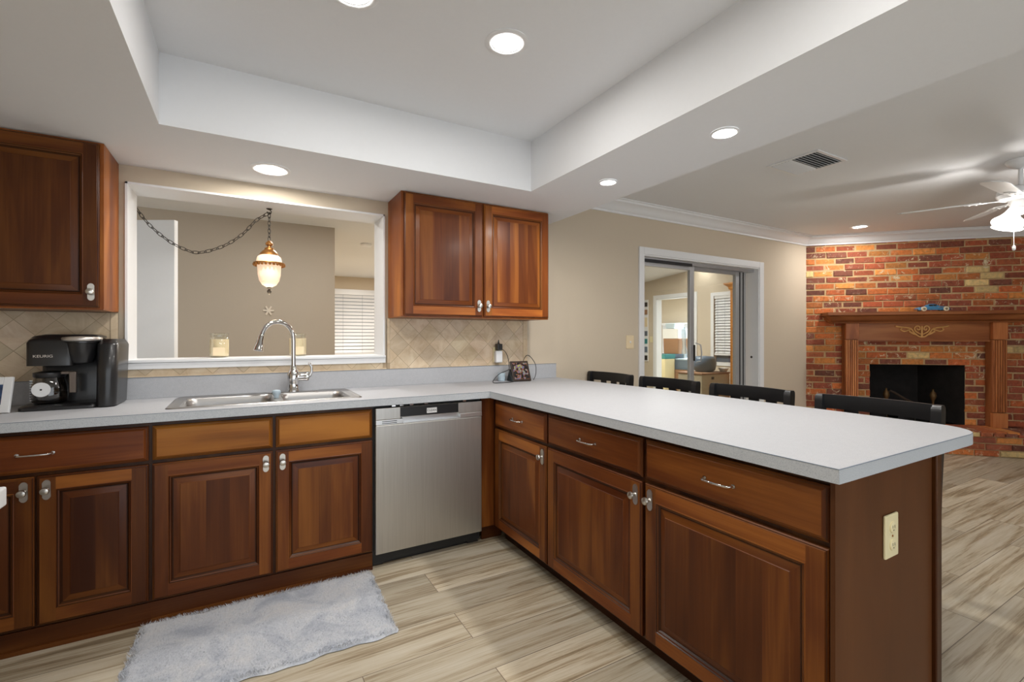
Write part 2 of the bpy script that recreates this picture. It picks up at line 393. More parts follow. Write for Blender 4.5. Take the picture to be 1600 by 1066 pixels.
# door casing + slider
mb = MB()
mb.box(DX0-.055, DX0, D-.018, D, 0, DZ1+.065); mb.box(DX1, DX1+.075, D-.018, D, 0, DZ1+.065); mb.box(DX0, DX1, D-.018, D, DZ1, DZ1+.065)
mb.box(DX0-.001, DX0+.014, D-.01, Y1, 0, DZ1); mb.box(DX1-.014, DX1+.001, D-.01, Y1, 0, DZ1); mb.box(DX0, DX1, D-.01, Y1, DZ1-.014, DZ1+.001)
struct(mb.build('trim_3', 'white', bevel=.003))
dr = thing('sliding_glass_door', 'aluminium framed sliding glass patio door in the beige wall behind the stools', 'door', (4.05, 3.24, 0))
m = MB(); m.box(DX0+.015, DX1-.015, 3.185, 3.30, 1.955, DZ1-.015); m.box(DX0+.015, DX1-.015, 3.185, 3.30, 0, .03); m.build('track_frame', 'alum', dr)
m = MB(); m.box(DX0+.015, 3.89, 3.178, 3.186, 1.944, 1.972); m.build('track_shadow_gap', 'darkgap', dr)
p = MB(); p.box(3.885, 3.945, 3.20, 3.235, .03, 1.955); p.box(DX0+.016, DX0+.03, 3.20, 3.235, .03, 1.955); p.box(DX0+.03, 3.885, 3.20, 3.235, 1.91, 1.955); p.box(DX0+.03, 3.885, 3.20, 3.235, .03, .12)
p = p.build('sliding_panel_frame', 'alum', dr, bevel=.003)
m = MB(); m.box(DX0+.03, 3.885, 3.214, 3.220, .12, 1.91); m.build('glass_pane', 'glass', dr)
m = MB(); m.box(3.932, 3.944, 3.185, 3.20, 1.0, 1.16); m.build('handle_plate', 'iron', dr); m = MB(); m.tube([(3.965, 3.20, .98), (3.985, 3.155, 1.0), (3.99, 3.145, 1.08), (3.985, 3.155, 1.16), (3.965, 3.20, 1.18)], .006); m.build('door_handle', 'alum', dr, smooth=40)
m = MB()
for a, b in ((3.955, 4.0), (4.675, 4.735), (4.76, 4.795), (4.82, 4.85)): m.box(a, b, 3.245, 3.285, .03, 1.955)
m.box(4.0, 4.675, 3.245, 3.285, 1.92, 1.955); m.box(4.0, 4.675, 3.245, 3.285, .03, .12); m.build('fixed_panel_frame', 'alum', dr, bevel=.003)
m = MB(); m.box(4.735, 4.76, 3.25, 3.28, .03, 1.955); m.box(4.795, 4.82, 3.25, 3.28, .03, 1.955); m.build('seal', 'darkgap', dr)
m = MB(); m.box(4.0, 4.675, 3.262, 3.267, .12, 1.92); m.build('glass_pane', 'glass', dr)
m = MB(); m.lathe([(.012, 0), (.012, .01)], 4.845, 3.17, 1.02, 12, 'y'); m.build('lock_knob', 'iron', dr)
# pass-through liner
pt = MB()
pt.box(WX0, WX0+.012, D-.017, 3.37, WZ0+.03, WZ1); pt.box(WX1-.012, WX1, D-.017, 3.37, WZ0+.03, WZ1); pt.box(WX0, WX1, D-.017, 3.37, WZ1-.012, WZ1)
struct(pt.build('window_1', 'white', bevel=.001))
pt = MB(); pt.box(WX0-.003, WX1+.003, D-.028, 3.385, 1.105, 1.12); pt.box(WX0-.003, WX1+.003, D-.022, D, 1.070, 1.104); struct(pt.build('trim_4', 'white', bevel=.002))

# ================================================================= LIGHTS
def can_light(x, y, z, label, r=.075, rw=.024, power=None):
    t = thing('recessed_light', label, 'ceiling light', (x, y, z), group=None)
    m = MB(); m.lathe([(r+rw-.002, -.001), (r+rw, -.004), (r+rw*.7, -.007), (r+.002, -.008), (r-.004, -.002), (r-.008, -.0005), (r-.008, -.0001)], x, y, z, 40, cap=False); m.build('trim_ring', 'white', t, smooth=60)
    m = MB(); m.lathe([(.001, -.0035), (r-.003, -.0035), (r-.003, -.0005)], x, y, z, 36); m.build('light_disk', 'lamp', t)
    lamp('can_lamp', (x, y, z-.006), power or CAN_W, r*1.84)
can_light(.124, 2.83, ZS, 'round recessed light in the soffit above the sink pass-through')
can_light(1.836, 2.09, ZS, 'recessed soffit light nearest the sliding door wall, small bright oval', .042, .010)
can_light(1.837, 1.33, ZS, 'recessed soffit light between the tray ceiling and the square air vent', .047, .012)
can_light(.935, 1.68, ZT, 'large recessed light fully visible inside the raised tray ceiling', .062, .028, power=3.4)
can_light(.33, 1.70, ZT, 'recessed tray ceiling light cut off by the top edge of the photo', .062, .028, power=3.4)
can_light(.33, .42, ZT, 'added unseen rear left recessed light in the tray ceiling, near the camera', .062, .028, power=4.5)  # unseen tray light, added to brighten the floor
can_light(.935, .42, ZT, 'added unseen rear right recessed light in the tray ceiling, near the camera', .062, .028, power=4.5)  # its unseen twin, added for the floor as well
can_light(5.80, 2.55, ZF, 'recessed light beside the brick wall, nearest the corner crown moulding', .062, .03, power=8)
# dining and hall lights (unseen, added to light these rooms)
for (x, y, lab, pw) in ((.6, 4.25, 'unseen added flush light in the dining room ceiling', 10), (2.2, 8.0, 'farther unseen added flush light in the hall ceiling beyond the pass-through', 30), (2.2, 5.4, 'nearer unseen added flush light in the hall ceiling beyond the pass-through', 20)):
    lamp('added_room_lamp', (x, y, ZF-.03), pw, .25)
    m = MB(); m.lathe([(.15, 0), (.15, -.012), (.13, -.02), (.001, -.022)], x, y, ZF-.001, 32); tag(m.build('flush_light', 'lamp', smooth=40), lab, 'ceiling light', 'added unseen lights beyond the pass-through')
lamp('sunroom_lamp', (5.6, 5.6, slopez(5.6)-.10), 46, .3, (1, .95, .88))
m = MB(); m.lathe([(.17, 0), (.17, -.04), (.14, -.07), (.001, -.08)], 6.95, 5.60, slopez(5.6)-.004, 32); tag(m.build('flush_light', 'lamp', smooth=40), 'bright flush light on the sloped ceiling seen through the glass door', 'ceiling light')
lamp('added_storage_lamp', (9.2, 7.2, 2.38), 260, .4, (.92, .96, 1))  # unseen lamp without a fixture, added to brighten the storage room
sd = MB(); sd.lathe([(.07, 0), (.07, -.02), (.055, -.035), (.001, -.037)], 1.364, 6.17, ZF-.001, 28); tag(sd.build('smoke_detector', 'whitep', smooth=40), 'round white smoke detector on the ceiling beyond the pass-through', 'smoke detector')

# ================================================================= CABINETS
def rnd(): return random.random()
def panel_front(w, h, raised=True, tone=1., y0=0, horiz=False, boards=None):
    """door or drawer front in local frame: x 0..w, z 0..h, front toward -y, back face on y=0"""
    mb = MB()
    def ring(i, d): return [(i, y0-d, i), (w-i, y0-d, i), (w-i, y0-d, h-i), (i, y0-d, h-i)]
    def strip(r0, r1, c):
        b = len(mb.v); mb.v += r0+r1
        for k in range(4):
            j = (k+1) % 4; hz = 1. if k in (0, 2) else 0.
            mb.face((b+k, b+j, b+4+j, b+4+k), 0, (c, hz, tr[k], 1))
    tr = [rnd() for _ in range(4)]; g = .45*tone
    mb.poly(ring(0, 0)[::-1], 0, (tone, 0, 0, 1))
    if raised:
        fw = .056
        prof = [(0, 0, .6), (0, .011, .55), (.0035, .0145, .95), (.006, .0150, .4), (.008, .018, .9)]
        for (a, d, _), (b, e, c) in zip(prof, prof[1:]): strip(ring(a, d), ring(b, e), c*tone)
        i, o, y = fw, .008, y0-.018
        t1, t2 = [tone*random.uniform(.78, 1.15) for _ in range(2)]; t3, t4 = [tone*random.uniform(1.0, 1.6) for _ in range(2)]
        mb.poly([(o, y, o), (i, y, o), (i, y, i), (i, y, h-i), (i, y, h-o), (o, y, h-o)], 0, (t1, 0, rnd(), 1))
        mb.poly([(w-i, y, o), (w-o, y, o), (w-o, y, h-o), (w-i, y, h-o), (w-i, y, h-i), (w-i, y, i)], 0, (t2, 0, rnd(), 1))
        mb.poly([(i, y, o), (w-i, y, o), (w-i, y, i), (i, y, i)], 0, (t3, 1, rnd(), 1))
        mb.poly([(i, y, h-i), (w-i, y, h-i), (w-i, y, h-o), (i, y, h-o)], 0, (t4, 1, rnd(), 1))
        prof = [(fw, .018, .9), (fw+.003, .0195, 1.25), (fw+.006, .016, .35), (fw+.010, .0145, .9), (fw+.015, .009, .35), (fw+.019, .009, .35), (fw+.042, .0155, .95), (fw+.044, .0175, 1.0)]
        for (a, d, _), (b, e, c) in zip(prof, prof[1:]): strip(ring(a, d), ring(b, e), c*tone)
        i = fw+.044; y = y0-.0175
        nb = boards or max(2, round((w-2*i)/.085)); xs = sorted([i, w-i]+[i+(w-2*i)*(k+random.uniform(-.25, .25))/nb for k in range(1, nb)])
        for a, b in zip(xs, xs[1:]): mb.poly([(a, y, i), (b, y, i), (b, y, h-i), (a, y, h-i)], 0, (tone*random.uniform(.74, .98), 0, rnd(), 1))
    else:
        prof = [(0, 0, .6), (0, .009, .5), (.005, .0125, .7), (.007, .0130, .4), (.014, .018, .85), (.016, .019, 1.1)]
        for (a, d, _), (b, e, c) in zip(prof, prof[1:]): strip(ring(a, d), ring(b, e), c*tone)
        i = .016; mb.poly([(i, y0-.019, i), (w-i, y0-.019, i), (w-i, y0-.019, h-i), (i, y0-.019, h-i)], 0, (tone, 1, rnd(), 1))
    return mb
def knob(parent, x, z, y, vert=True):
    mb = MB(); pts = []
    for k in range(28):
        a = 2*PI*k/28; pts.append((x+.0130*math.cos(a)*(1-.10*abs(math.sin(2*a))), z+(.026 if math.sin(a) > 0 else -.026)+.0135*math.sin(a)))
    n = len(pts); mb.extr(pts, 'y', y, y-.003)
    mb.lathe([(.008, 0), (.0055, -.003), (.005, -.010), (.0055, -.014), (.012, -.018), (.0148, -.023), (.013, -.028), (.007, -.030), (.001, -.0305)], x, y-.003, z, 20, 'y')
    return mb.build('knob', 'nickel', parent, world=False, smooth=40)
def wire_pull(parent, x, z, y):
    mb = MB(); L = .052
    mb.tube([(x-L, y+.001, z), (x-L, y-.012, z), (x-L+.003, y-.022, z), (x-L+.012, y-.027, z), (x, y-.030, z), (x+L-.012, y-.027, z), (x+L-.003, y-.022, z), (x+L, y-.012, z), (x+L, y+.001, z)], .0038, 8)
    mb.lathe([(.007, 0), (.007, -.003)], x-L, y, z, 12, 'y'); mb.lathe([(.007, 0), (.007, -.003)], x+L, y, z, 12, 'y')
    return mb.build('drawer_handle', 'steel', parent, world=False, smooth=50)
ZD0, ZD1, ZR0, ZR1 = .10, .690, .706, .855
def base_cabinet(name, label, loc, rotz, w, doors, drawers, depth=.56, toe=.0, tone=1., x_off=0):
    """loc = left end of the face-frame plane on the floor; doors [(x0,x1,knobside)], drawers [(x0,x1,kind)]"""
    t = thing(name, label, 'cabinet', loc, rotz)
    b = MB(); c = (.30*tone, 0, rnd(), 1)
    if name.startswith('sink'):
        b.box(0, w, 0, .05, .09, CB, 0, c); b.box(0, w, depth-.02, depth, .09, CB, 0, c); b.box(0, w, .05, depth-.02, .09, .11, 0, c); b.box(0, .02, .05, depth-.02, .11, CB, 0, c); b.box(w-.02, w, .05, depth-.02, .11, CB, 0, c)
    else: b.box(0, w, 0, depth, .09, CB, 0, c)
    if toe: b.box(0, w, toe, depth, 0, .09, 0, (.35, 1, rnd(), 1))
    else:
        b.box(0, w, -.004, depth, 0, .088, 0, (.60, 1, rnd(), 1)); b.box(0, w, -.012, -.004, 0, .018, 0, (.7, 1, rnd(), 1))
    b.build('carcass', 'cherry', t, world=False)
    for (a, e, ks, tn) in doors:
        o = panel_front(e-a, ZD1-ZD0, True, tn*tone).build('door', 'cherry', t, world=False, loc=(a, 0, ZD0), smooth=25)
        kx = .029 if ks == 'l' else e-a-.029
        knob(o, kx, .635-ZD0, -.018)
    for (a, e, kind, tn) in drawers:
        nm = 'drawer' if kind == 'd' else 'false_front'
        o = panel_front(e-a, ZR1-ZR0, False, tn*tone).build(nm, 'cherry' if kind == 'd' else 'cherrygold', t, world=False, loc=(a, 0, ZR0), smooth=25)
        if kind == 'd': wire_pull(o, (e-a)/2 if kind == 'd' else 0, .075, -.019)
    return t
YF = 2.553
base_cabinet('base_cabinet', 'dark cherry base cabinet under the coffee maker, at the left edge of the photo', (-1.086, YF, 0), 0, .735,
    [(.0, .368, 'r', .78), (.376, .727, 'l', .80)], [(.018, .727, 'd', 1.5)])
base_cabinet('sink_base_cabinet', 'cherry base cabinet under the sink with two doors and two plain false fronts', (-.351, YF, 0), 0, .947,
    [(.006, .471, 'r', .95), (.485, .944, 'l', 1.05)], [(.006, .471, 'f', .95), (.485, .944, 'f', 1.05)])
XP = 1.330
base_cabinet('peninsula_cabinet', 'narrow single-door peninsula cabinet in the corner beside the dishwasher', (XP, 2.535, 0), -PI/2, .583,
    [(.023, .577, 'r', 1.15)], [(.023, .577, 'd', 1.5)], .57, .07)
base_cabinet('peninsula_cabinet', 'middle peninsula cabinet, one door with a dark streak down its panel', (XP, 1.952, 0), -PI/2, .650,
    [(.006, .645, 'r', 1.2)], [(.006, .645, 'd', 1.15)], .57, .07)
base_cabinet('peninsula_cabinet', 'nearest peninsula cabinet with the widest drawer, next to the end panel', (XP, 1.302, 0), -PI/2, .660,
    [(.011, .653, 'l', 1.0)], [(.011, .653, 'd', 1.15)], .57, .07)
# corner filler
f = thing('corner_filler', 'plain vertical cherry filler strip between dishwasher and peninsula', 'cabinet filler', (1.29, YF, 0))
m = MB(); m.box(1.243, 1.329, YF, YF+.02, .09, CB, 0, (1.1, 0, .3, 1)); m.box(1.329, 1.345, YF-.015, YF+.02, .09, CB, 0, (.5, 0, .3, 1)); m.build('filler_strip', 'cherry', f)
m = MB(); m.box(1.264, 1.40, YF+.035, YF+.05, 0, .088, 0, (.6, 1, .3, 1)); m.build('toe_board', 'cherry', f)
# end panel
ep = thing('peninsula_end_panel', 'smooth brown veneer end panel closing off the peninsula cabinets', 'end panel', (1.6, .64, 0))
m = MB(); m.box(1.309, 1.888, .630, .642, 0, CB-.002, 0, (1., 0, .2, 1)); m.build('veneer_panel', 'cherryend', ep)
m = MB(); m.box(1.930-.04, 1.930, .618, .642, 0, CB-.002, 0, (.45, 0, .8, 1)); o = m.build('corner_post', 'cherry', ep, bevel=.004)
m = MB(); m.box(1.905, 1.930, .643, 3.10, 0, CB-.002, 0, (.9, 0, .5, 1)); tag(m.build('peninsula_back_panel', 'cherryend'), 'brown veneer back panel of the peninsula facing the bar stools', 'back panel')
# upper cabinets
def upper_cabinet(label, x0, x1, doors, tone=1., side=None):
    t = thing('wall_cabinet', label, 'cabinet', (x0, 2.842, 1.372)); z0, z1 = 1.372, ZS-.002
    b = MB(); b.box(x0, x1, 2.842, D-.001, z0, z1, 0, (2.0, 0, rnd(), 1)); b.build('carcass', 'cherry', t)
    m = MB(); m.box(x0+.001, x1-.001, 2.838, D-.002, z0-.005, z0, 0, (1.6, 1, rnd(), 1)); m.build('bottom_rail', 'cherry', t)
    for a, e, ks, tn in doors:
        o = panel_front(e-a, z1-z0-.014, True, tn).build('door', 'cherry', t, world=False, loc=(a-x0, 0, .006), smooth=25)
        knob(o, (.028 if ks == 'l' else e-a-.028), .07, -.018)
    return t
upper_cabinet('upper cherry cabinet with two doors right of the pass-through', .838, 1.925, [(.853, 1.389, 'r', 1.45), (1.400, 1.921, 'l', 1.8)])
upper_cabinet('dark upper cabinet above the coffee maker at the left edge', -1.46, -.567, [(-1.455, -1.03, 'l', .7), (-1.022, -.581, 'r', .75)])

# ================================================================= COUNTERTOP
ct = thing('countertop', 'pale grey laminate countertop wrapping from the sink to the long peninsula', 'countertop', (0, 2.8, CB))
YA, XB, YC = 2.5075, 1.2816, .6087
m = MB()
SX0, SX1, SY0, SY1 = -.285, .535, 2.63, 3.055     # cutout
def slab(mb, x0, x1, y0, y1): mb.box(x0, x1, y0, y1, CB, CT, 0)
# left run in strips around the cutout, front edge uses edge material
slab(m, -1.49, SX0, YA+.001, 3.141); slab(m, SX1, XB, YA+.001, 3.141); slab(m, SX0, SX1, YA+.001, SY0); slab(m, SX0, SX1, SY1, 3.141)
arc = [(2.13+.145*math.cos(a), .754-.1453+.1453-.145*math.cos(a-PI/2+PI/2) if False else .7537+.145*math.sin(a)) for a in [(-PI/2)+PI/2*k/10 for k in range(11)]]
pen = [(XB+.0, YC)]+arc+[(2.275, 2.0), (2.20, 3.141), (XB, 3.141)]
m.prism(pen, CB, CT, 0)
m.build('worktop', 'counter', ct)
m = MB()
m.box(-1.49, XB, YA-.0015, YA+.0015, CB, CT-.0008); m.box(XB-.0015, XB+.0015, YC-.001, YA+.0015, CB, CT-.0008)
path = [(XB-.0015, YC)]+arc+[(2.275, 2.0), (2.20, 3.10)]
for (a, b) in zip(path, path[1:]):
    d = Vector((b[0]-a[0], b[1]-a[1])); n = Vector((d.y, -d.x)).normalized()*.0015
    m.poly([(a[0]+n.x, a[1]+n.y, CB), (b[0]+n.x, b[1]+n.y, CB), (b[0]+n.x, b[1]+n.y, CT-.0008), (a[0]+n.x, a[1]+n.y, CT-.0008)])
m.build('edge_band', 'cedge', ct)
m = MB(); m.box(-1.49, 2.195, 3.121, 3.1415, CT, 1.027); m.build('backsplash_lip', 'counter', ct, bevel=.002)
m = MB()   # dark seam lines of the laminate edge
m.box(-1.49, XB-.001, YA-.0022, YA, CT-.0016, CT-.0004); m.box(XB-.0022, XB, YC, YA, CT-.0016, CT-.0004); m.box(XB-.001, 2.13, YC-.0022, YC, CT-.0016, CT-.0004)
m.box(-1.49, 2.195, 3.1195, 3.1215, 1.0255, 1.0275)
m.build('laminate_seam', 'bluegrey', ct)

# ================================================================= TILE BACKSPLASH
def tile_zone(mb, X0, X1, Z0, Z1, cell=.1016, ox=0, oz=0):
    import itertools
    s = cell*math.sqrt(2)/2; g = .0014
    def clip(poly):
        for ax, lim, sg in ((0, X0, 1), (0, X1, -1), (1, Z0, 1), (1, Z1, -1)):
            out = []
            for i in range(len(poly)):
                a, b = poly[i-1], poly[i]; da, db = (a[ax]-lim)*sg, (b[ax]-lim)*sg
                if da >= 0: out.append(a)
                if da*db < 0: t = da/(da-db); out.append((a[0]+(b[0]-a[0])*t, a[1]+(b[1]-a[1])*t))
            poly = out
            if len(poly) < 3: return None
        return poly
    for i in range(-30, 60):
        for j in range(-10, 30):
            cx, cz = ox+(i-j)*s, oz+(i+j)*s
            if cx < X0-s or cx > X1+s or cz < Z0-s or cz > Z1+s: continue
            r = s-g*1.4; P = clip([(cx-r, cz), (cx, cz-r), (cx+r, cz), (cx, cz+r)])
            if not P: continue
            t = random.uniform(.86, 1.06); c = (t, t*random.uniform(.97, 1), t*random.uniform(.93, 1), 1)
            mb.poly([(x, D-.010, z) for x, z in P], 0, c)
def tile_obj(label, zones, borders, boxes):
    t = thing('tile_backsplash', label, 'backsplash', (boxes[0][0], D, 1.03))
    m = MB()
    for b in boxes: m.box(b[0], b[1], D-.0092, D-.0005, b[2], b[3])
    m.build('grout_bed', 'grout', t)
    m = MB()
    for z in zones: tile_zone(m, *z)
    for (x0, x1, z0, z1) in borders:
        t_ = random.uniform(.9, 1.02); m.box(x0, x1, D-.0125, D-.002, z0, z1, 0, (t_, t_*.98, t_*.95, 1))
    m.build('stone_tiles', 'tile', t, attr='tone')
B0, B1 = 1.0275, 1.3655
tile_obj('diagonal travertine tile backsplash behind the coffee maker and along the sill', [(-1.45, -.60, B0, B1, .1068, -.882+.0755, 1.325-.0755), (-.56, .80, B0+.008, 1.070, .1068, -.4555, 1.035+.0755)],
    [(-.598, -.568, B0, 1.372), (-.565, .826, B0, B0+.008)], [(-1.45, -.568, B0, 1.366), (-.568, .826, B0, 1.069)])
tile_obj('diagonal travertine tile backsplash under the two-door upper cabinet', [(.848, 1.885, B0, B1, .1068, .90, 1.19)],
    [(.828, .846, 1.069, B1), (1.887, 1.925, B0, B1)], [(.828, 1.925, B0, B1)])

# ================================================================= DISHWASHER
dw = thing('dishwasher', 'stainless steel dishwasher between the sink cabinet and the corner', 'dishwasher', (.92, 2.53, 0))
m = MB(); m.box(.600, 1.240, 2.57, 3.10, .02, .868); m.build('tub_body', 'blackm', dw)
m = MB(); m.box(.609, 1.236, 2.528, 2.569, .078, .768); m.build('door_panel', 'dw', dw, bevel=.004)
m = MB()   # control fascia with recessed pocket handle
m.box(.609, .742, 2.528, 2.569, .796, .858); m.box(1.085, 1.236, 2.528, 2.569, .796, .858); m.box(.742, 1.085, 2.534, 2.569, .800, .858)
m.build('control_fascia', 'dw', dw, bevel=.002)
m = MB(); m.box(.609, .758, 2.527, 2.569, .769, .795); m.box(1.095, 1.236, 2.527, 2.569, .769, .795); m.box(.758, 1.095, 2.555, 2.569, .769, .799); m.box(.758, 1.095, 2.527, 2.555, .768, .7725)
m.build('pocket_handle', 'dwlight', dw, bevel=.0015)
m = MB(); m.box(.742, 1.085, 2.531, 2.535, .804, .856); m.build('display_strip', M['blackgloss'], dw)
m = MB(); m.box(.642, .722, 2.5255, 2.53, .7855, .7885); m.box(.642, .722, 2.5255, 2.53, .7755, .7785); m.build('vent_slots', 'blackm', dw)
mg = MB(); mg.box(.893, .952, 2.527, 2.5312, .814, .842); mg = mg.build('clean_magnet', 'whitep', dw); mg['label'] = 'white CLEAN sign magnet'
part_text('sign_text', 'CLEAN', mg, .0175, (.9225-.92, 2.5268-2.53, .828), (PI/2, 0, 0), 'blackm')
m = MB(); m.box(.600, 1.236, 2.592, 2.61, .0, .078); m.box(.605, .66, 2.575, 2.60, .005, .05); m.box(1.16, 1.23, 2.575, 2.60, .005, .05); m.build('kick_plate', 'black', dw)
for x in (.70, .745, .80, .885, 1.12): m = MB(); m.box(x, x+.02, 2.545, 2.60, .862, .868); m.build('top_bracket', 'steel', dw)

# ================================================================= SINK + FAUCET
def rrect(x0, x1, y0, y1, r, z, n=6):
    P = []
    for cx, cy, a0 in ((x1-r, y0+r, -PI/2), (x1-r, y1-r, 0), (x0+r, y1-r, PI/2), (x0+r, y0+r, PI)):
        for k in range(n+1): a = a0+PI/2*k/n; P.append((cx+r*math.cos(a), cy+r*math.sin(a), z))
    return P
sk = thing('kitchen_sink', 'double-bowl stainless steel drop-in sink set in the countertop', 'sink', (.12, 2.85, CT))
m = MB(); SXa, SXb, SYa, SYb = -.312, .560, 2.605, 3.075
bowls = ((-.262, .135, 2.655, 2.985), (.175, .505, 2.655, 2.985))
# rim: outer loops then a deck made of strips around the bowls
m.loops([rrect(SXa, SXb, SYa, SYb, .03, CT+.0003), rrect(SXa+.002, SXb-.002, SYa+.002, SYb-.002, .03, CT+.004), rrect(SXa+.010, SXb-.010, SYa+.010, SYb-.010, .028, CT+.0055),
         rrect(SXa+.016, SXb-.016, SYa+.016, SYb-.016, .025, CT+.003), rrect(SXa+.022, SXb-.022, SYa+.022, SYb-.022, .024, CT+.003)], 0, cap0=False, cap1=False)
zt = CT+.003; ax, bx, ay, by = SXa+.022, SXb-.022, SYa+.022, SYb-.022
for (x0, x1, y0, y1) in ((ax, bx, ay, 2.655), (ax, bx, 2.985, by), (ax, -.262, 2.655, 2.985), (.135, .175, 2.655, 2.985), (.505, bx, 2.655, 2.985)):
    m.poly([(x0, y0, zt), (x1, y0, zt), (x1, y1, zt), (x0, y1, zt)])
m.build('rim', 'sink', sk, smooth=50)
for (x0, x1, y0, y1) in bowls:
    m = MB(); m.poly([(x0, y0, zt), (x1, y0, zt), (x1, y1, zt), (x0, y1, zt)]) if False else None
    m.loops([rrect(x0, x1, y0, y1, .012, zt), rrect(x0+.004, x1-.004, y0+.004, y1-.004, .045, zt-.006), rrect(x0+.008, x1-.008, y0+.008, y1-.008, .05, zt-.03),
             rrect(x0+.012, x1-.012, y0+.012, y1-.012, .05, zt-.15), rrect(x0+.03, x1-.03, y0+.03, y1-.03, .04, zt-.175)], 0, cap0=False)
    bo = m.build('bowl', 'sink', sk, smooth=60)
    m = MB(); m.lathe([(.045, 0), (.045, .003), (.03, .003), (.028, -.002), (.001, -.002)], (x0+x1)/2, (y0+y1)/2, zt-.174, 24); m.build('drain', 'steel', bo, smooth=40)
so = MB(); so.lathe([(.013, 0), (.014, .012), (.020, .020), (.022, .032), (.018, .040), (.001, .043)], .150, 2.80, CT+.0035, 20); tag(so.build('sink_stopper', 'paleblue', smooth=40), 'small pale rounded stopper standing on the divider between the sink bowls', 'sink stopper')
fa = thing('faucet', 'tall polished gooseneck faucet with pull-down spray head behind the sink', 'faucet', (.262, 3.035, CT+.003))
fx, fy = .252, 3.028
m = MB(); m.loops([rrect(.118, .382, 3.000, 3.056, .027, CT+.0035), rrect(.118, .382, 3.0, 3.056, .027, CT+.008), rrect(.122, .378, 3.004, 3.052, .024, CT+.0095)]); m.build('deck_plate', 'steel', fa, smooth=50)
m = MB(); m.lathe([(.034, .0), (.034, .010), (.030, .016), (.031, .05), (.033, .075), (.033, .10), (.026, .118), (.017, .132), (.0155, .15)], fx, fy, CT+.009, 28); m.build('valve_body', 'steel', fa, smooth=50)
path = [(fx, fy, 1.06), (fx, fy, 1.22)]; R = .089
dirv = Vector((-.94, -.34, 0)).normalized()
for k in range(1, 15):
    a = PI*k/15*1.02; q = Vector((fx, fy, 1.235))+dirv*(R-R*math.cos(a))+Vector((0, 0, R*1.05*math.sin(a))); path.append(tuple(q))
m = MB(); m.tube(path, .0125, 14); m.build('gooseneck_pipe', 'steel', fa, smooth=60)
e = Vector(path[-1]); dn = Vector((dirv.x*.22, dirv.y*.22, -1)).normalized()
m = MB(); m.tube([tuple(e-dn*.004), tuple(e+dn*.012), tuple(e+dn*.03), tuple(e+dn*.07), tuple(e+dn*.084), tuple(e+dn*.088)], [.0145, .017, .0165, .025, .027, .021], 18); sh = m.build('spray_head', 'steel', fa, smooth=50)
m = MB(); bb = e+dn*.035+dirv*.0145; m.tube([tuple(bb+dn*-.012), tuple(bb), tuple(bb+dn*.02+dirv*.004)], [.003, .005, .003], 8); m.build('spray_button', 'black', sh, smooth=50)
m = MB(); m.lathe([(.014, 0), (.023, .006), (.023, .050), (.026, .056), (.022, .070), (.01, .075)], fx+.012, fy-.004, 1.005, 20, 'x'); m.build('valve_arm', 'steel', fa, smooth=50)
m = MB(); m.tube([(fx+.072, fy-.004, 1.002), (fx+.088, fy-.004, 1.012), (fx+.098, fy-.004, 1.035), (fx+.099, fy-.004, 1.06), (fx+.088, fy-.004, 1.082), (fx+.080, fy-.004, 1.087)], [.011, .010, .008, .0075, .008, .005], 10); m.build('lever_handle', 'steel', fa, smooth=50)

# ================================================================= COFFEE MAKER (front at y 2.84)
cm = thing('coffee_maker', 'black coffee maker with silver rimmed brew head and KEURIG lettering', 'coffee maker', (-.69, 2.96, CT))
fy = 2.845
def rounded(x0, x1, y0, y1, r, z0, z1, mat, name, parent, top=.012):
    m = MB(); m.loops([rrect(x0, x1, y0, y1, r, z0), rrect(x0, x1, y0, y1, r, z1-top), rrect(x0+top*.35, x1-top*.35, y0+top*.35, y1-top*.35, r, z1-top*.35), rrect(x0+top, x1-top, y0+top, y1-top, max(.004, r-top*.5), z1)])
    return m.build(name, mat, parent, smooth=50)
rounded(-.825, -.60, 3.00, 3.112, .02, CT+.003, 1.235, 'black', 'rear_body', cm)
head = rounded(-.842, -.675, 2.862, 3.105, .03, 1.112, 1.238, 'black', 'brew_head', cm, .022)
m = MB(); m.loops([rrect(-.845, -.60, 2.90, 3.11, .05, 1.236, 8), rrect(-.835, -.60, 2.91, 3.105, .05, 1.246, 8), rrect(-.80, -.62, 2.93, 3.09, .04, 1.254, 8)]); m.build('top_lid', 'black', cm, smooth=60)
part_text('brand_text', 'KEURIG', head, .0165, (-.781+.69, 2.8615-2.96, 1.155-CT), (PI/2, 0, 0), 'silver', .0006, sx=1.18)
m = MB(); m.lathe([(.036, 0), (.042, .008), (.050, .05), (.056, .09), (.060, .092), (.060, .100)], -.655, 2.895, 1.122, 36); m.build('pod_holder', 'black', cm, smooth=40)
m = MB(); m.lathe([(.066, 0), (.072, .004), (.073, .012), (.070, .018), (.04, .022), (.001, .023)], -.655, 2.897, 1.222, 40); m.build('silver_rim', 'silver', cm, smooth=50)
m = MB(); m.loops([rrect(-.600, -.525, 2.835, 3.115, .036, CT+.004, 8), rrect(-.598, -.520, 2.832, 3.117, .038, 1.05, 8), rrect(-.596, -.516, 2.834, 3.117, .036, 1.205, 8), rrect(-.590, -.522, 2.85, 3.11, .030, 1.218, 8)]); m.build('water_tank', 'black', cm, smooth=60)
m = MB(); m.loops([rrect(-.592, -.524, 2.85, 3.11, .030, 1.218, 8), rrect(-.586, -.530, 2.87, 3.10, .025, 1.232, 8)]); m.build('tank_lid', 'blackgloss', cm, smooth=60)
m = MB(); m.loops([rrect(-.862, -.592, 2.832, 3.11, .035, CT+.001, 8), rrect(-.862, -.592, 2.832, 3.11, .035, CT+.014, 8), rrect(-.850, -.597, 2.845, 3.10, .03, CT+.024, 8)]); m.build('base_plate', 'black', cm, smooth=50)
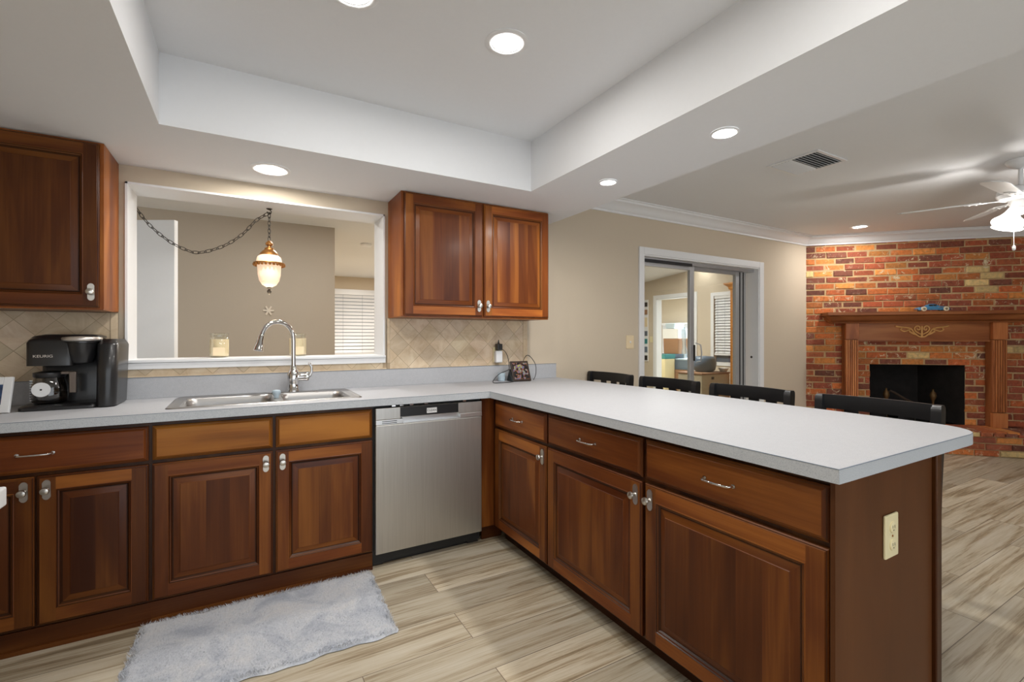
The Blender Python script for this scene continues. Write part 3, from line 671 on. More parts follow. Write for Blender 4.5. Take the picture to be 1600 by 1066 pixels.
cf = MB(); cf.lathe([(.050, 0), (.060, .006), (.064, .03), (.062, .08), (.054, .105), (.050, .118)], -.775, 2.925, CT+.027, 36, cap=False); cf = cf.build('carafe', 'carafe', cm, smooth=60)
m = MB(); m.lathe([(.052, 0), (.056, .006), (.056, .022), (.03, .028), (.001, .029)], -.775, 2.925, CT+.143, 32); m.build('carafe_lid', 'black', cf, smooth=40)
m = MB(); m.lathe([(.052, 0), (.056, .002), (.001, .003)], -.775, 2.925, CT+.0275, 24); m.lathe([(.061, .0), (.062, .003)], -.775, 2.925, CT+.075, 32, cap=False); m.build('carafe_band', 'black', cf)
m = MB(); m.loops([[(-.700+a, 2.885+b, z) for a, b in ((0, 0), (.026, 0), (.026, .02), (0, .02))] for z in (.984, 1.0, 1.06, 1.082)]); m.loops([[(-.730, 2.89, 1.07+z), (-.690, 2.89, 1.07+z), (-.690, 2.905, 1.07+z), (-.730, 2.905, 1.07+z)] for z in (0, .014)]); m.build('carafe_handle', simple('taupe_metal', (.16, .13, .11, 1), .35, .7), cf, smooth=40, bevel=.003)
m = MB(); m.lathe([(.001, 0), (.006, 0), (.0061, -.0006), (.032, -.0006), (.032, .002), (.001, .002)], -.786, 2.858, 1.006, 36, 'y'); dk = m.build('white_carafe_disk', 'whitep', cf, smooth=40); dk['label'] = 'round white disk'  # plain white disk on the carafe front
m = MB(); m.lathe([(.004, 0), (.004, -.001)], -.786, 2.857, 1.006, 12, 'y'); m.build('disk_hole', 'black', dk) if False else m.build('disk_hub', 'black', cf)
m = MB()
for k in range(9): m.box(-.834, -.824+.002*(k % 2), 2.895, 2.8965, .955+k*.011, .958+k*.011)
m.build('volume_marks', 'whitep', cf)

# power cord + picture frame at left edge
fr = thing('picture_frame', 'white framed small blue photo leaning left of the coffee maker', 'picture frame', (-.97, 2.83, CT))
RX = Matrix.Translation((-.95, 2.835, CT+.002)) @ Matrix.Rotation(-.16, 4, 'Z') @ Matrix.Rotation(-.22, 4, 'X')
m = MB(); m.box(-.085, -.055, -.008, .006, 0, .155); m.box(.045, .075, -.008, .006, 0, .155); m.box(-.055, .045, -.008, .006, 0, .035); m.box(-.055, .045, -.008, .006, .122, .155); m.xf(RX); m.build('frame_border', 'whitep', fr, bevel=.002)
m = MB(); m.box(-.055, .045, -.002, .004, .035, .122); m.xf(RX); m.build('photo_print', 'bluephoto', fr)
m = MB(); m.box(-.012, .0, .006, .008, 0, .12); m.xf(RX @ Matrix.Rotation(.45, 4, 'X')); m.build('easel_leg', 'black', fr)

# ================================================================= PLUGS, TABLET
ad = thing('plug_adapter', 'white plug-in adapter on the tile backsplash under the upper cabinet', 'plug adapter', (1.66, 3.12, 1.09))
m = MB(); m.box(1.622, 1.697, 3.122, 3.131, 1.050, 1.165); m.build('outlet_plate', 'ivory', ad, bevel=.002)
m = MB(); m.box(1.627, 1.682, 3.085, 3.122, 1.050, 1.138); m.build('adapter_body', 'whitep', ad, bevel=.006)
pl = thing('charger_plug', 'black charger plug stacked above the white adapter with a cord', 'charger', (1.66, 3.10, 1.17))
m = MB(); m.box(1.636, 1.676, 3.075, 3.121, 1.142, 1.190); m.build('charger_body', 'black', pl, bevel=.004)
m = MB(); m.lathe([(.010, 0), (.006, .012), (.003, .03)], 1.655, 3.10, 1.19, 12); m.build('cord_guard', 'black', pl, smooth=50)
m = MB()
def smoothpath(P, n=6):
    P = [Vector(p) for p in P]; out = []
    for i in range(len(P)-1):
        a, b, c, d = P[max(i-1, 0)], P[i], P[i+1], P[min(i+2, len(P)-1)]
        for k in range(n):
            t = k/n; out.append(tuple(.5*((2*b)+(c-a)*t+(2*a-5*b+4*c-d)*t*t+(3*b-a-3*c+d)*t**3)))
    out.append(tuple(P[-1])); return out
m.tube(smoothpath([(1.674, 3.08, 1.150), (1.69, 3.06, 1.13), (1.712, 3.06, 1.09), (1.716, 3.05, 1.03), (1.69, 3.01, 1.0), (1.60, 2.985, .975), (1.54, 2.96, .935), (1.53, 2.94, .918), (1.58, 2.92, .9175), (1.64, 2.93, .9175), (1.69, 2.94, .9175)]), .0026, 8)
m.build('cord', 'black', pl, smooth=60)
tb = thing('smart_display', 'small tilted touch screen with colourful icons by the backsplash', 'smart display', (1.78, 2.96, CT))
RX = Matrix.Translation((1.775, 2.955, CT+.003)) @ Matrix.Rotation(-.05, 4, 'Z') @ Matrix.Rotation(-.40, 4, 'X')
m = MB(); m.box(-.074, .074, -.006, .008, 0, .155); m.xf(RX); m.build('bezel', simple('brown_black_plastic', (.035, .02, .014, 1), .3), tb, bevel=.002)
m = MB(); m.box(-.060, .060, -.0068, -.004, .014, .140); m.xf(RX); m.build('screen', 'screen', tb)
m = MB(); m.extr([(2.965, CT+.001), (3.055, CT+.001), (3.02, CT+.09)], 'x', 1.70, 1.85); m.build('stand', 'black', tb, bevel=.003)
m = MB(); m.tube(smoothpath([(1.82, 3.03, 1.03), (1.86, 3.06, 1.085), (1.90, 3.07, 1.10), (1.945, 3.06, 1.05), (1.955, 3.05, 1.0), (1.93, 3.02, .945), (1.90, 3.0, .918)]), .0026, 8); m.build('cord', 'black', tb, smooth=60)
m = MB(); m.lathe([(.022, 0), (.026, .002), (.028, .058), (.026, .060)], 1.655, 3.055, CT+.001, 20); tag(m.build('cup', 'paleblue', smooth=50), 'pale blue cup half hidden behind the small touch screen', 'cup')

# switch + outlet
sw = thing('light_switch', 'light switch plate left of the glass patio door', 'light switch', (3.015, D, 1.195))
m = MB(); m.box(2.97, 3.06, D-.006, D, 1.135, 1.255); m.build('switch_plate', 'wax', sw, bevel=.002)
m = MB(); m.box(3.009, 3.021, D-.014, D-.005, 1.185, 1.205); m.build('toggle', 'whitep', sw, bevel=.002)
oo = thing('power_outlet', 'ivory duplex outlet on the peninsula end panel', 'outlet', (1.6, .630, .675))
m = MB(); m.box(1.561, 1.640, .622, .6299, .615, .738); m.build('outlet_plate', 'ivory', oo, bevel=.004)
for z in (.652, .702):
    m = MB(); m.lathe([(.0165, 0), (.0165, -.0025), (.015, -.0032), (.001, -.0033)], 1.6005, .622, z, 24, 'y'); rc = m.build('receptacle', 'ivory', oo, smooth=40)
    m = MB(); m.box(1.594, 1.5955, .6182, .619, z-.002, z+.006); m.box(1.6055, 1.607, .6182, .619, z-.002, z+.006); m.lathe([(.002, 0), (.002, -.0006)], 1.6005, .6188, z-.008, 8, 'y'); m.build('slots', 'blackm', rc)
m = MB(); m.lathe([(.0032, 0), (.0032, -.0015)], 1.6005, .622, .677, 12, 'y'); m.build('screw', 'brass', oo)

# ================================================================= RUG
rg = MB(); nx, ny = 90, 56; x0, x1, y0, y1 = -.40, .560, 1.945, 2.520
for j in range(ny+1):
    for i in range(nx+1):
        u, v = i/nx, j/ny; ex = .006*math.sin(v*23)+.004*math.sin(v*51); ey = .006*math.sin(u*19)+.004*math.sin(u*47)
        d = min(u, 1-u, (v)*.6, (1-v)*.6)
        rg.vert(x0+(x1-x0)*u+ex*(1 if abs(u-.5) > .45 else .3)+v*.02, y0+(y1-y0)*v+ey*(1 if abs(v-.5) > .42 else .3), .003+.014*min(1, d*30)**.5)
for j in range(ny):
    for i in range(nx): a = j*(nx+1)+i; rg.face((a, a+1, a+nx+2, a+nx+1))
for k in range(36000):
    x = random.uniform(x0, x1); v = random.random(); y = y0+(y1-y0)*v; x += v*.02; a = random.uniform(0, 2*PI); l = random.uniform(.006, .015)
    sx, sy = math.cos(a)*.0013, math.sin(a)*.0013; dx, dy = math.cos(a*3+x*9)*l*.8, math.sin(a*3+y*9)*l*.8; z = .012
    b = len(rg.v); rg.v += [(x-sx, y-sy, z), (x+sx, y+sy, z), (x+dx, y+dy, z+l*.8)]; rg.face((b, b+1, b+2))
rug = rg.build('rug', 'rug', smooth=60)
tag(rug, 'fluffy pale blue-grey rug on the plank floor in front of the sink cabinet', 'rug')

# ================================================================= BAR STOOLS
def make_stool(label, cy):
    t = thing('bar_stool', label, 'stool', (2.42, cy, 0), 0, 'black stools along the peninsula')
    w = .235
    # local: x towards family room, seat toward counter (-x). back rails bow toward +x
    def bow(y, base=.105): return base+.045*(1-(y/w)**2)
    def rail(z0, z1, name, th=.018, n=16, yw=w-.02):
        m = MB(); rings = []
        for k in range(n+1):
            y = -yw+2*yw*k/n; x = bow(y); lift = .001
            rings.append([(x, y, z0), (x+th, y, z0), (x+th+.004, y, z1+lift-.006), (x+th-.004, y, z1+lift), (x, y, z1+lift)])
        m.loops(rings); return m.build(name, 'blackgloss', t, world=False, smooth=50)
    rail(.885, .954, 'top_rail'); rail(.70, .735, 'lower_rail')
    for y in (-w+.004, w-.004):
        m = MB(); rings = []
        for z, x, hx, hy in ((.0, .06, .016, .014), (.60, .085, .019, .016), (.80, .105, .021, .017), (.925, .112, .023, .018), (.945, .114, .022, .017), (.955, .116, .016, .014)):
            rings.append([(x-hx, y-hy, z), (x+hx, y-hy, z), (x+hx*1.3, y+hy*0, z), (x+hx, y+hy, z), (x-hx, y+hy, z)])
        m.loops(rings); m.build('rear_leg', 'blackgloss', t, world=False, smooth=50)
        m = MB(); m.loops([[(x-.017, y-.017, z), (x+.017, y-.017, z), (x+.017, y+.017, z), (x-.017, y+.017, z)] for z, x in ((0, -.235), (.60, -.215))]); m.build('front_leg', 'blackgloss', t, world=False, bevel=.003)
    for k in range(3):
        y = -.11+.11*k; m = MB(); x = bow(y)+.004; m.box(x, x+.010, y-.030, y+.030, .73, .89); m.build('back_slat', 'blackgloss', t, world=False)
    m = MB(); m.loops([[(x, y, z) for x, y, z in rrect(-.25, .11, -.215, .215, .05, .60)], rrect(-.255, .11, -.22, .22, .05, .625), rrect(-.235, .09, -.2, .2, .05, .637)]); m.build('seat', 'blackgloss', t, world=False, smooth=50)
    for z, xx in ((.20, -.23), (.32, .115)):
        m = MB(); m.box(xx-.012, xx+.012, -.215, .215, z-.015, z+.015); m.build('stretcher', 'blackgloss', t, world=False)
    for y in (-.225, .225):
        m = MB(); m.box(-.22, .12, y-.010, y+.010, .25, .28); m.build('stretcher', 'blackgloss', t, world=False)
    return t
def copy_tree(o, **k):
    c = o.copy(); S.collection.objects.link(c)
    for a, v in k.items():
        if a == 'label': c['label'] = v
        else: setattr(c, a, v)
    for ch in list(o.children):
        d = ch.copy(); S.collection.objects.link(d); d.parent = c
        for g in ch.children: e = g.copy(); S.collection.objects.link(e); e.parent = d
    return c
s0 = make_stool('black wooden bar stool nearest the free end of the peninsula, before the fireplace', 1.055)
copy_tree(s0, label='black wooden bar stool second from the free end, below the patio door\'s right side', location=(2.42, 1.675, 0))
copy_tree(s0, label='black wooden bar stool third from the free end, below the patio door handle', location=(2.42, 2.272, 0))
copy_tree(s0, label='black wooden bar stool farthest from the free end, below the light switch', location=(2.42, 2.868, 0))

# ================================================================= FIREPLACE WALL (local frame: x along wall, -y to the room)
PAL = [(184, 98, 54), (164, 84, 54), (156, 80, 54), (192, 114, 60), (204, 132, 68), (144, 76, 54), (120, 70, 54), (170, 94, 60), (190, 106, 56), (150, 82, 58), (212, 184, 128)]  # brick tones, orange ones pushed further to paint in warm lamp light
def brick_color():
    r = random.random()
    if r < .045: p = PAL[10]
    elif r < .12: p = PAL[6]
    elif r < .135: p = (52, 40, 38)
    else: p = random.choice(PAL[:10])
    k = random.uniform(.88, 1.12); c = srgb(*[min(255, v*k) for v in p]); return (c[0], c[1], c[2], 1. if random.random() < .5 else .25)
def bricks(mb, x0, x1, z0, z1, yf, holes=(), L=.213, H=.07367, phase=0, depth=.02, joint=.010):
    n = 0; z = z0
    while z < z1-.01:
        za, zb = z, min(z+H-joint, z1); x = x0-L*((n % 2)*.5+phase)-random.uniform(0, .02)
        while x < x1:
            l = L*random.uniform(.94, 1.05); segs = [(max(x, x0), min(x+l-joint, x1))]; x += l
            for (hx0, hx1, hz0, hz1) in holes:
                if zb > hz0+.012 and za < hz1-.012:
                    ns = []
                    for a, b in segs:
                        if b <= hx0 or a >= hx1: ns.append((a, b))
                        else:
                            if a < hx0: ns.append((a, hx0))
                            if b > hx1: ns.append((hx1, b))
                    segs = ns
            for a, b in segs:
                if b-a < .018: continue
                j = random.uniform(-.006, .006); q = .006; y = yf+j; c = brick_color()
                w = [random.uniform(-.003, .003) for _ in range(8)]
                r0 = [(a, yf+depth, za), (b, yf+depth, za), (b, yf+depth, zb), (a, yf+depth, zb)]
                r1 = [(a+w[0], y+q, za+w[1]), (b+w[2], y+q, za+w[3]), (b+w[4], y+q, zb+w[5]), (a+w[6], y+q, zb+w[7])]
                r2 = [(a+q, y, za+q), (b-q, y, za+q), (b-q, y, zb-q), (a+q, y, zb-q)]
                mb.loops([r0, r1, r2], 0, c, cap0=False)
        z += H; n += 1
OX0, OX1, OZ0, OZ1 = .657, 1.567, .262, .925
m = MB(); FY = -.0
m.box(0, OX0, .006, .20, 0, ZF, 1); m.box(OX1, 3.9, .006, .20, 0, ZF, 1); m.box(OX0, OX1, .006, .20, OZ1, ZF, 1); m.box(OX0, OX1, .006, .20, 0, OZ0-.01, 1)
bricks(m, 0, 3.9, .262, ZF, FY, [(OX0, OX1, OZ0-.02, OZ1)])
m.xf(FP); struct(m.build('wall_fireplace', ['brick', 'mortar'], attr='tone', smooth=30))
m = MB(); m.box(0.03, 3.9, -.372, .0, 0, .252, 1)
bricks(m, .02, 3.9, .006, .205, -.388, L=.213, H=.0675, phase=.3); bricks(m, .02, 3.9, .2085, .262, -.392, L=.105, H=.0535, joint=.010)
st = len(m.v)
for k in range(36):
    a = .02+k*.106; m.box(a, a+.096, -.39, -.002, .240, .262, 0, brick_color())
m.xf(FP); struct(m.build('trim_hearth', ['brick', 'mortar'], attr='tone', smooth=30))
fb = MB(); d = .55   # firebox
fb.poly([(OX0, .005, OZ0-.01), (OX1, .005, OZ0-.01), (OX1-.18, d, OZ0-.01), (OX0+.18, d, OZ0-.01)])
fb.poly([(OX0+.18, d, OZ0-.01), (OX1-.18, d, OZ0-.01), (OX1-.18, d, 1.05), (OX0+.18, d, 1.05)])
fb.poly([(OX0, .005, OZ0-.01), (OX0+.18, d, OZ0-.01), (OX0+.18, d, 1.05), (OX0, .005, 1.05)])
fb.poly([(OX1, .005, OZ0-.01), (OX1-.18, d, OZ0-.01), (OX1-.18, d, 1.05), (OX1, .005, 1.05)])
fb.poly([(OX0, .005, 1.05), (OX1, .005, 1.05), (OX1-.18, d, 1.05), (OX0+.18, d, 1.05)])
fb.xf(FP); struct(fb.build('wall_firebox', 'soot'))
# andirons, logs
def andiron(label, x):
    t = thing('andiron', label, 'andiron', tuple(FP @ Vector((x, .14, OZ0-.01))), -PI/4)
    m = MB(); m.lathe([(.035, 0), (.03, .02), (.012, .05), (.010, .10), (.022, .13), (.024, .16), (.010, .20), (.012, .25), (.026, .28), (.034, .31), (.026, .345), (.010, .365), (.012, .38), (.001, .39)], 0, 0, 0, 16); m.build('finial_post', 'dullbrass', t, world=False, smooth=50)
    m = MB(); m.box(-.008, .008, .01, .30, .05, .066); m.build('rear_bar', 'iron', t, world=False)
    return t
andiron('ornate brass andiron on the left inside the dark fireplace', .88); andiron('ornate brass andiron on the right inside the dark fireplace', 1.34)
for k, (xa, ya, za, xb, yb, zb, r, lab) in enumerate([(.84, .33, .368, 1.40, .30, .368, .045, 'lowest charred log at the back of the fireplace'), (.92, .215, .358, 1.30, .215, .358, .035, 'front charred log across the andirons in the fireplace'), (.96, .25, .60, 1.26, .21, .42, .014, 'thin branch leaning diagonally in the fireplace')]):
    m = MB(); P = [(xa+(xb-xa)*i/6, ya+(yb-ya)*i/6+random.uniform(-.006, .006), za+(zb-za)*i/6+random.uniform(-.006, .006)) for i in range(7)]
    m.tube(P, [r*random.uniform(.88, 1.1) for _ in P], 10); m.xf(FP); tag(m.build('fireplace_log', 'log', smooth=60), lab, 'log')
# mantel
mt = thing('fireplace_mantel', 'carved oak mantel with fluted pilasters on the brick wall', 'mantel', tuple(FP @ Vector((1.12, 0, .262))), -PI/4)
def FM(mb): return mb.xf(FP)
WD = lambda t=1., h=0: (t, h, rnd(), 1)
# shelf with cove profile, mitred returns
prof = [(.155, 1.398), (.160, 1.412), (.178, 1.420), (.192, 1.440), (.215, 1.470), (.225, 1.482), (.245, 1.488), (.245, 1.522)]
m = MB(); cx0, cx1 = .395, 1.850
rings = [[(cx0-p, -.005, z), (cx0-p, -p, z), (cx1+p, -p, z), (cx1+p, -.005, z)] for p, z in prof]
rings2 = [r for r in rings]; m.loops(rings2, 0, WD(.9, 1)); FM(m); m.build('mantel_shelf', 'oak', mt, smooth=40)
m = MB(); m.box(.50, 1.745, -.075, -.005, 1.190, 1.40, 0, WD(1., 1)); m.box(.50, 1.745, -.083, -.075, 1.190, 1.205, 0, WD(.9, 1)); FM(m); m.build('frieze_board', 'oak', mt)
for a, b in ((.370, .500), (1.745, 1.875)):
    m = MB(); m.box(a, b, -.085, -.005, .262, 1.40, 0, WD(.9)); m.box(a, b, -.128, -.085, .262, .42, 0, WD(1.35)); m.box(a, b, -.128, -.085, 1.215, 1.40, 0, WD(1.55))
    FM(m); pp = m.build('pilaster', 'oak', mt, bevel=.002)
    m = MB(); n = 6; fw = (b-a)/n
    m.box(a, b, -.112, -.085, .425, 1.21, 0, WD(1.))
    for k in range(n): m.box(a+fw*k+.004, a+fw*(k+1)-.004, -.124, -.112, .43, 1.205, 0, WD(random.uniform(1.2, 1.5)))
    FM(m); m.build('fluting', 'oak', pp, bevel=.003)
m = MB(); cx = 1.123; cy = -.085
def sp(pts, r): m.tube(smoothpath([(cx+x, cy, 1.305+z*1.15) for x, z in pts], 5), r*1.1, 8)
for s in (-1, 1):
    sp([(0, -.055), (s*.03, -.05), (s*.07, -.02), (s*.10, .02), (s*.14, .035), (s*.19, .04), (s*.25, .05)], .008)
    sp([(s*.01, -.03), (s*.03, -.02), (s*.06, .0), (s*.07, .03), (s*.05, .05), (s*.025, .045), (s*.018, .02), (s*.035, .012), (s*.045, .025)], .007)
    sp([(s*.10, .02), (s*.13, .01), (s*.17, -.0), (s*.20, .015), (s*.19, .03)], .007)
    sp([(s*.05, -.035), (s*.09, -.02), (s*.12, .0)], .009)
sp([(0, -.06), (0, -.02), (0, .05)], .009); m.lathe([(.001, -.01), (.012, -.008), (.014, 0)], cx, cy, 1.245, 12, 'y')
FM(m); m.build('carved_scroll', 'gold', mt, smooth=60)
# toy car on shelf
car = thing('toy_car', 'blue vintage model car with cream tyres on the mantel shelf', 'toy car', tuple(FP @ Vector((1.19, -.14, 1.523))), -PI/4)
L = .32
top = [(-.16, .022), (-.155, .038), (-.13, .046), (-.09, .052), (-.05, .058), (-.02, .060), (.04, .060), (.09, .056), (.13, .050), (.152, .040), (.158, .026)]
m = MB(); rings = []
for x, z in top:
    hw = .050 if abs(x) < .12 else .050*math.sqrt(max(.12, 1-((abs(x)-.12)/.042)**2))
    rings.append([(x, -hw, .014), (x, -hw*1.04, z*.6), (x, -hw*.9, z*.9), (x, -hw*.5, z), (x, hw*.5, z), (x, hw*.9, z*.9), (x, hw*1.04, z*.6), (x, hw, .014)])
m.loops(rings); m.build('car_body', 'carblue', car, world=False, smooth=60)
m = MB(); rings = []
for x, z in ((-.085, .050), (-.06, .070), (-.03, .084), (.01, .086), (.035, .074), (.055, .058)):
    rings.append([(x, -.040, .045), (x, -.034, z*.93), (x, -.02, z), (x, .02, z), (x, .034, z*.93), (x, .04, .045)])
m.loops(rings); cab = m.build('car_roof', 'carblue', car, world=False, smooth=50)
m = MB(); m.box(-.045, -.012, -.0405, .0405, .056, .074); m.box(-.006, .022, -.0405, .0405, .056, .074); m.build('side_windows', 'blackm', cab, world=False)
for x in (-.098, .105):
    for y in (-.048, .048):
        m = MB(); m.lathe([(.024, -.008), (.026, -.004), (.026, .004), (.024, .008)], x, y, .026, 20, 'y'); wh = m.build('wheel', 'cream', car, world=False, smooth=40)
        m = MB(); m.lathe([(.012, -.0095), (.012, .0095)], x, y, .026, 16, 'y'); m.build('hub_cap', 'chrome', wh, world=False, smooth=40)
m = MB(); m.tube([(.155, -.05, .022), (.168, -.03, .022), (.170, 0, .022), (.168, .03, .022), (.155, .05, .022)], .005, 8); m.tube([(-.155, -.05, .022), (-.168, 0, .022), (-.155, .05, .022)], .005, 8); m.tube([(.03, -.051, .04), (.11, -.051, .045), (.15, -.04, .045)], .003, 6); m.build('chrome_bumpers', 'chrome', car, world=False, smooth=60)

# ================================================================= CEILING VENT
vt = thing('ceiling_vent', 'square louvred air vent in the family room ceiling', 'air vent', (3.36, 1.80, ZF))
m = MB(); a, b, c, d = 3.18, 3.545, 1.63, 1.975
m.box(a, b, c, c+.022, ZF-.008, ZF-.0005); m.box(a, b, d-.022, d, ZF-.008, ZF-.0005); m.box(a, a+.022, c+.022, d-.022, ZF-.008, ZF-.0005); m.box(b-.022, b, c+.022, d-.022, ZF-.008, ZF-.0005)
m.build('vent_frame', 'white', vt, bevel=.002)
m = MB(); m.box(a+.02, b-.02, c+.02, d-.02, ZF-.0012, ZF-.0004); m.build('duct_opening', 'darkgap', vt)
for k in range(13):
    y = c+.034+k*.0225; s = -1 if k < 7 else 1; m = MB()
    m.loops([[(x, y-s*.004, ZF-.002), (x, y+s*.0065, ZF-.013), (x, y+s*.008, ZF-.012), (x, y-s*.0025, ZF-.001)] for x in (a+.02, b-.02)]); m.build('louvre', 'white', vt)

# ================================================================= CEILING FAN
FX, FYY = 4.56, 1.05
cfn = thing('ceiling_fan', 'white ceiling fan with lit bell shades at the right edge of the photo', 'ceiling fan', (FX, FYY, ZF))
m = MB(); m.lathe([(.075, 0), (.075, -.012), (.060, -.035), (.025, -.055), (.014, -.06)], FX, FYY, ZF-.001, 32); m.build('canopy', 'white', cfn, smooth=40)
m = MB(); m.lathe([(.012, 0), (.012, -.13)], FX, FYY, ZF-.055, 16); m.build('down_rod', 'white', cfn, smooth=40)
m = MB(); m.lathe([(.03, 0), (.09, -.01), (.115, -.03), (.12, -.06), (.105, -.085), (.06, -.10), (.055, -.13), (.045, -.15)], FX, FYY, ZF-.175, 36); m.build('motor_housing', 'white', cfn, smooth=40)
for k in range(5):
    a = math.radians(182+72*k); R_ = Matrix.Translation((FX, FYY, 2.175)) @ Matrix.Rotation(a, 4, 'Z') @ Matrix.Rotation(math.radians(-13), 4, 'X')
    m = MB(); pts = [(.20, -.055), (.56, -.070), (.62, -.055), (.645, 0), (.62, .055), (.56, .070), (.20, .055), (.185, 0)]
    m.prism(pts, .004, .010); m.xf(R_); bl = m.build('blade', 'white', cfn, bevel=.001)
    m = MB(); m.prism([(.09, -.014), (.16, -.012), (.20, -.035), (.26, -.03), (.275, 0), (.26, .03), (.20, .035), (.16, .012), (.09, .014)], -.003, .004)
    for sx, sy in ((.215, -.02), (.215, .02), (.25, 0)): m.lathe([(.006, 0), (.005, -.004)], sx, sy, -.003, 10)
    m.xf(R_); m.build('blade_iron', 'white', bl)
m = MB(); m.lathe([(.05, 0), (.06, -.02), (.04, -.045), (.012, -.055)], FX, FYY, 2.125, 24); m.build('light_hub', 'white', cfn, smooth=40)
for k in range(3):
    a = math.radians(165+120*k); R_ = Matrix.Translation((FX, FYY, 2.105)) @ Matrix.Rotation(a, 4, 'Z') @ Matrix.Translation((.07, 0, 0)) @ Matrix.Rotation(math.radians(-28), 4, 'Y')
    m = MB(); m.lathe([(.022, 0), (.028, -.02), (.040, -.05), (.058, -.08), (.080, -.108), (.084, -.112), (.080, -.110), (.056, -.078), (.036, -.048), (.02, -.02)], 0, 0, 0, 28, cap=False); m.xf(R_); m.build('glass_shade', 'shade', cfn, smooth=60)
    lamp('fan_bulb', tuple(R_ @ Vector((0, 0, -.13))), .8, .04, (1, .93, .85), kind='POINT')
lamp('fan_glow', (FX, FYY, 1.97), 8, .05, (1, .95, .9), kind='POINT')
m = MB(); m.tube([(FX-.05, FYY+.02, 2.08), (FX-.05, FYY+.02, 1.86)], .0018, 6); m.lathe([(.003, 0), (.009, -.01), (.009, -.03), (.004, -.036)], FX-.05, FYY+.02, 1.86, 12); m.build('pull_chain', 'white', cfn, smooth=40)

# ================================================================= SWAG LAMP
sl = thing('swag_lamp', 'cream glass acorn pendant lamp with brass cap hanging in the pass-through', 'pendant lamp', (.137, 3.30, 2.043))
LX, LY = .137, 3.30
m = MB(); m.lathe([(.016, .004), (.026, -.002), (.027, -.012), (.034, -.016), (.050, -.034), (.056, -.046)], LX, LY, 1.798, 28); m.lathe([(.012, .0), (.010, .012), (.020, .018), (.022, .030), (.008, .045)], LX, LY, 1.797, 10); m.build('brass_cap', 'brass', sl, smooth=40)
m = MB(); m.lathe([(.050, 0), (.066, -.012), (.071, -.030), (.071, -.045), (.068, -.060), (.066, -.09), (.064, -.125), (.056, -.16), (.040, -.185), (.018, -.198), (.004, -.200)], LX, LY, 1.752, 32, cap=False); m.build('glass_globe', 'globe', sl, smooth=60)
m = MB(); m.lathe([(.070, -.002), (.088, -.004), (.090, 0), (.088, .004), (.071, .006)], LX, LY, 1.700, 40)
for k in range(24):
    a = 2*PI*k/24; m.lathe([(.001, -.016), (.007, -.012), (.009, -.004), (.006, 0)], LX+.084*math.cos(a), LY+.084*math.sin(a), 1.697, 8)
m.build('scalloped_band', 'brass', sl, smooth=40)
m = MB(); m.lathe([(.010, 0), (.014, -.006), (.006, -.014), (.013, -.024), (.011, -.034), (.003, -.046)], LX, LY, 1.552, 12); m.build('bottom_finial', 'iron', sl, smooth=40)
m = MB(); m.lathe([(.018, 0), (.014, -.004), (.004, -.008)], LX, LY, 2.0425, 16); m.tube([(LX, LY, 2.04), (LX+.012, LY, 2.026), (LX+.008, LY, 2.012), (LX-.008, LY, 2.012), (LX-.012, LY, 2.024)], .003, 8); m.build('ceiling_hook', 'iron', sl, smooth=50)
def chain(path, n):
    P = [Vector(p) for p in path]; d = [0]
    for a, b in zip(P, P[1:]): d.append(d[-1]+(b-a).length)
    T = d[-1]; m = MB(); Ls = T/n
    def at(s):
        s = min(max(s, 0), T-1e-6)
        for i in range(len(d)-1):
            if d[i+1] >= s: t = (s-d[i])/(d[i+1]-d[i]); return P[i]+(P[i+1]-P[i])*t
        return P[-1]
    for k in range(n):
        a, b = at(k*Ls), at((k+1)*Ls); c = (a+b)/2; t = (b-a).normalized(); s = Vector((0, 1, 0)) if k % 2 == 0 else t.cross(Vector((0, 1, 0))).normalized()
        if k % 2 == 0: s = t.cross(Vector((0, 1, 0))).normalized()*.85+Vector((0, .5, 0))
        else: s = Vector((0, .8, 0))+t.cross(Vector((0, 1, 0))).normalized()*.45
        s.normalize(); pts = []
        for q in range(14): an = 2*PI*q/14; pts.append(tuple(c+t*math.cos(an)*Ls*.68+s*math.sin(an)*.0085))
        m.tube(pts, .0021, 6, closed=True)
    return m
sw_path = smoothpath([(LX, LY, 2.016), (.065, 3.315, 1.965), (-.004, 3.33, 1.878), (-.105, 3.34, 1.795), (-.227, 3.35, 1.744), (-.30, 3.36, 1.757), (-.387, 3.37, 1.806), (-.478, 3.385, 1.893), (-.545, 3.40, 1.995), (-.60, 3.405, 2.10)], 6)
chain(sw_path, 30).build('swag_chain', 'iron', sl, smooth=60)
chain([(LX, LY, 2.012), (LX, LY, 1.842)], 7).build('hanging_chain', 'iron', sl, smooth=60)
lamp('pendant_bulb', (LX, LY, 1.50), .8, .05, (1, .85, .65), kind='POINT')

# ================================================================= JARS ON THE SILL
def jar(label, x, y, fill):
    t = thing('candle_jar', label, 'candle jar', (x, y, 1.12), group='candle jars on the sill'); h = .135
    m = MB(); m.lathe([(.040, .0005), (.050, .006), (.052, .02), (.052, h*.78), (.044, h*.86), (.043, h*.90), (.046, h*.91), (.046, h)], 0, 0, 0, 28, cap=False); m.build('glass_jar', 'jar', t, world=False, smooth=50)
    m = MB(); m.lathe([(.038, .004), (.049, .010), (.0495, fill)], 0, 0, 0, 28); m.build('wax', 'wax', t, world=False, smooth=50)
    m = MB(); m.lathe([(.047, 0), (.050, .003), (.048, .008), (.03, .010), (.001, .011)], 0, 0, h, 28); m.build('lid', 'jar', t, world=False, smooth=50)
    m = MB(); m.box(-.030, .030, -.0528, -.0515, .012, .060); m.build('paper_label', 'wax', t, world=False)
    return t
jar('cream candle jar left of the faucet on the pass-through sill', -.128, 3.30, .108); jar('cream candle jar just behind the faucet riser on the sill', .30, 3.30, .112)

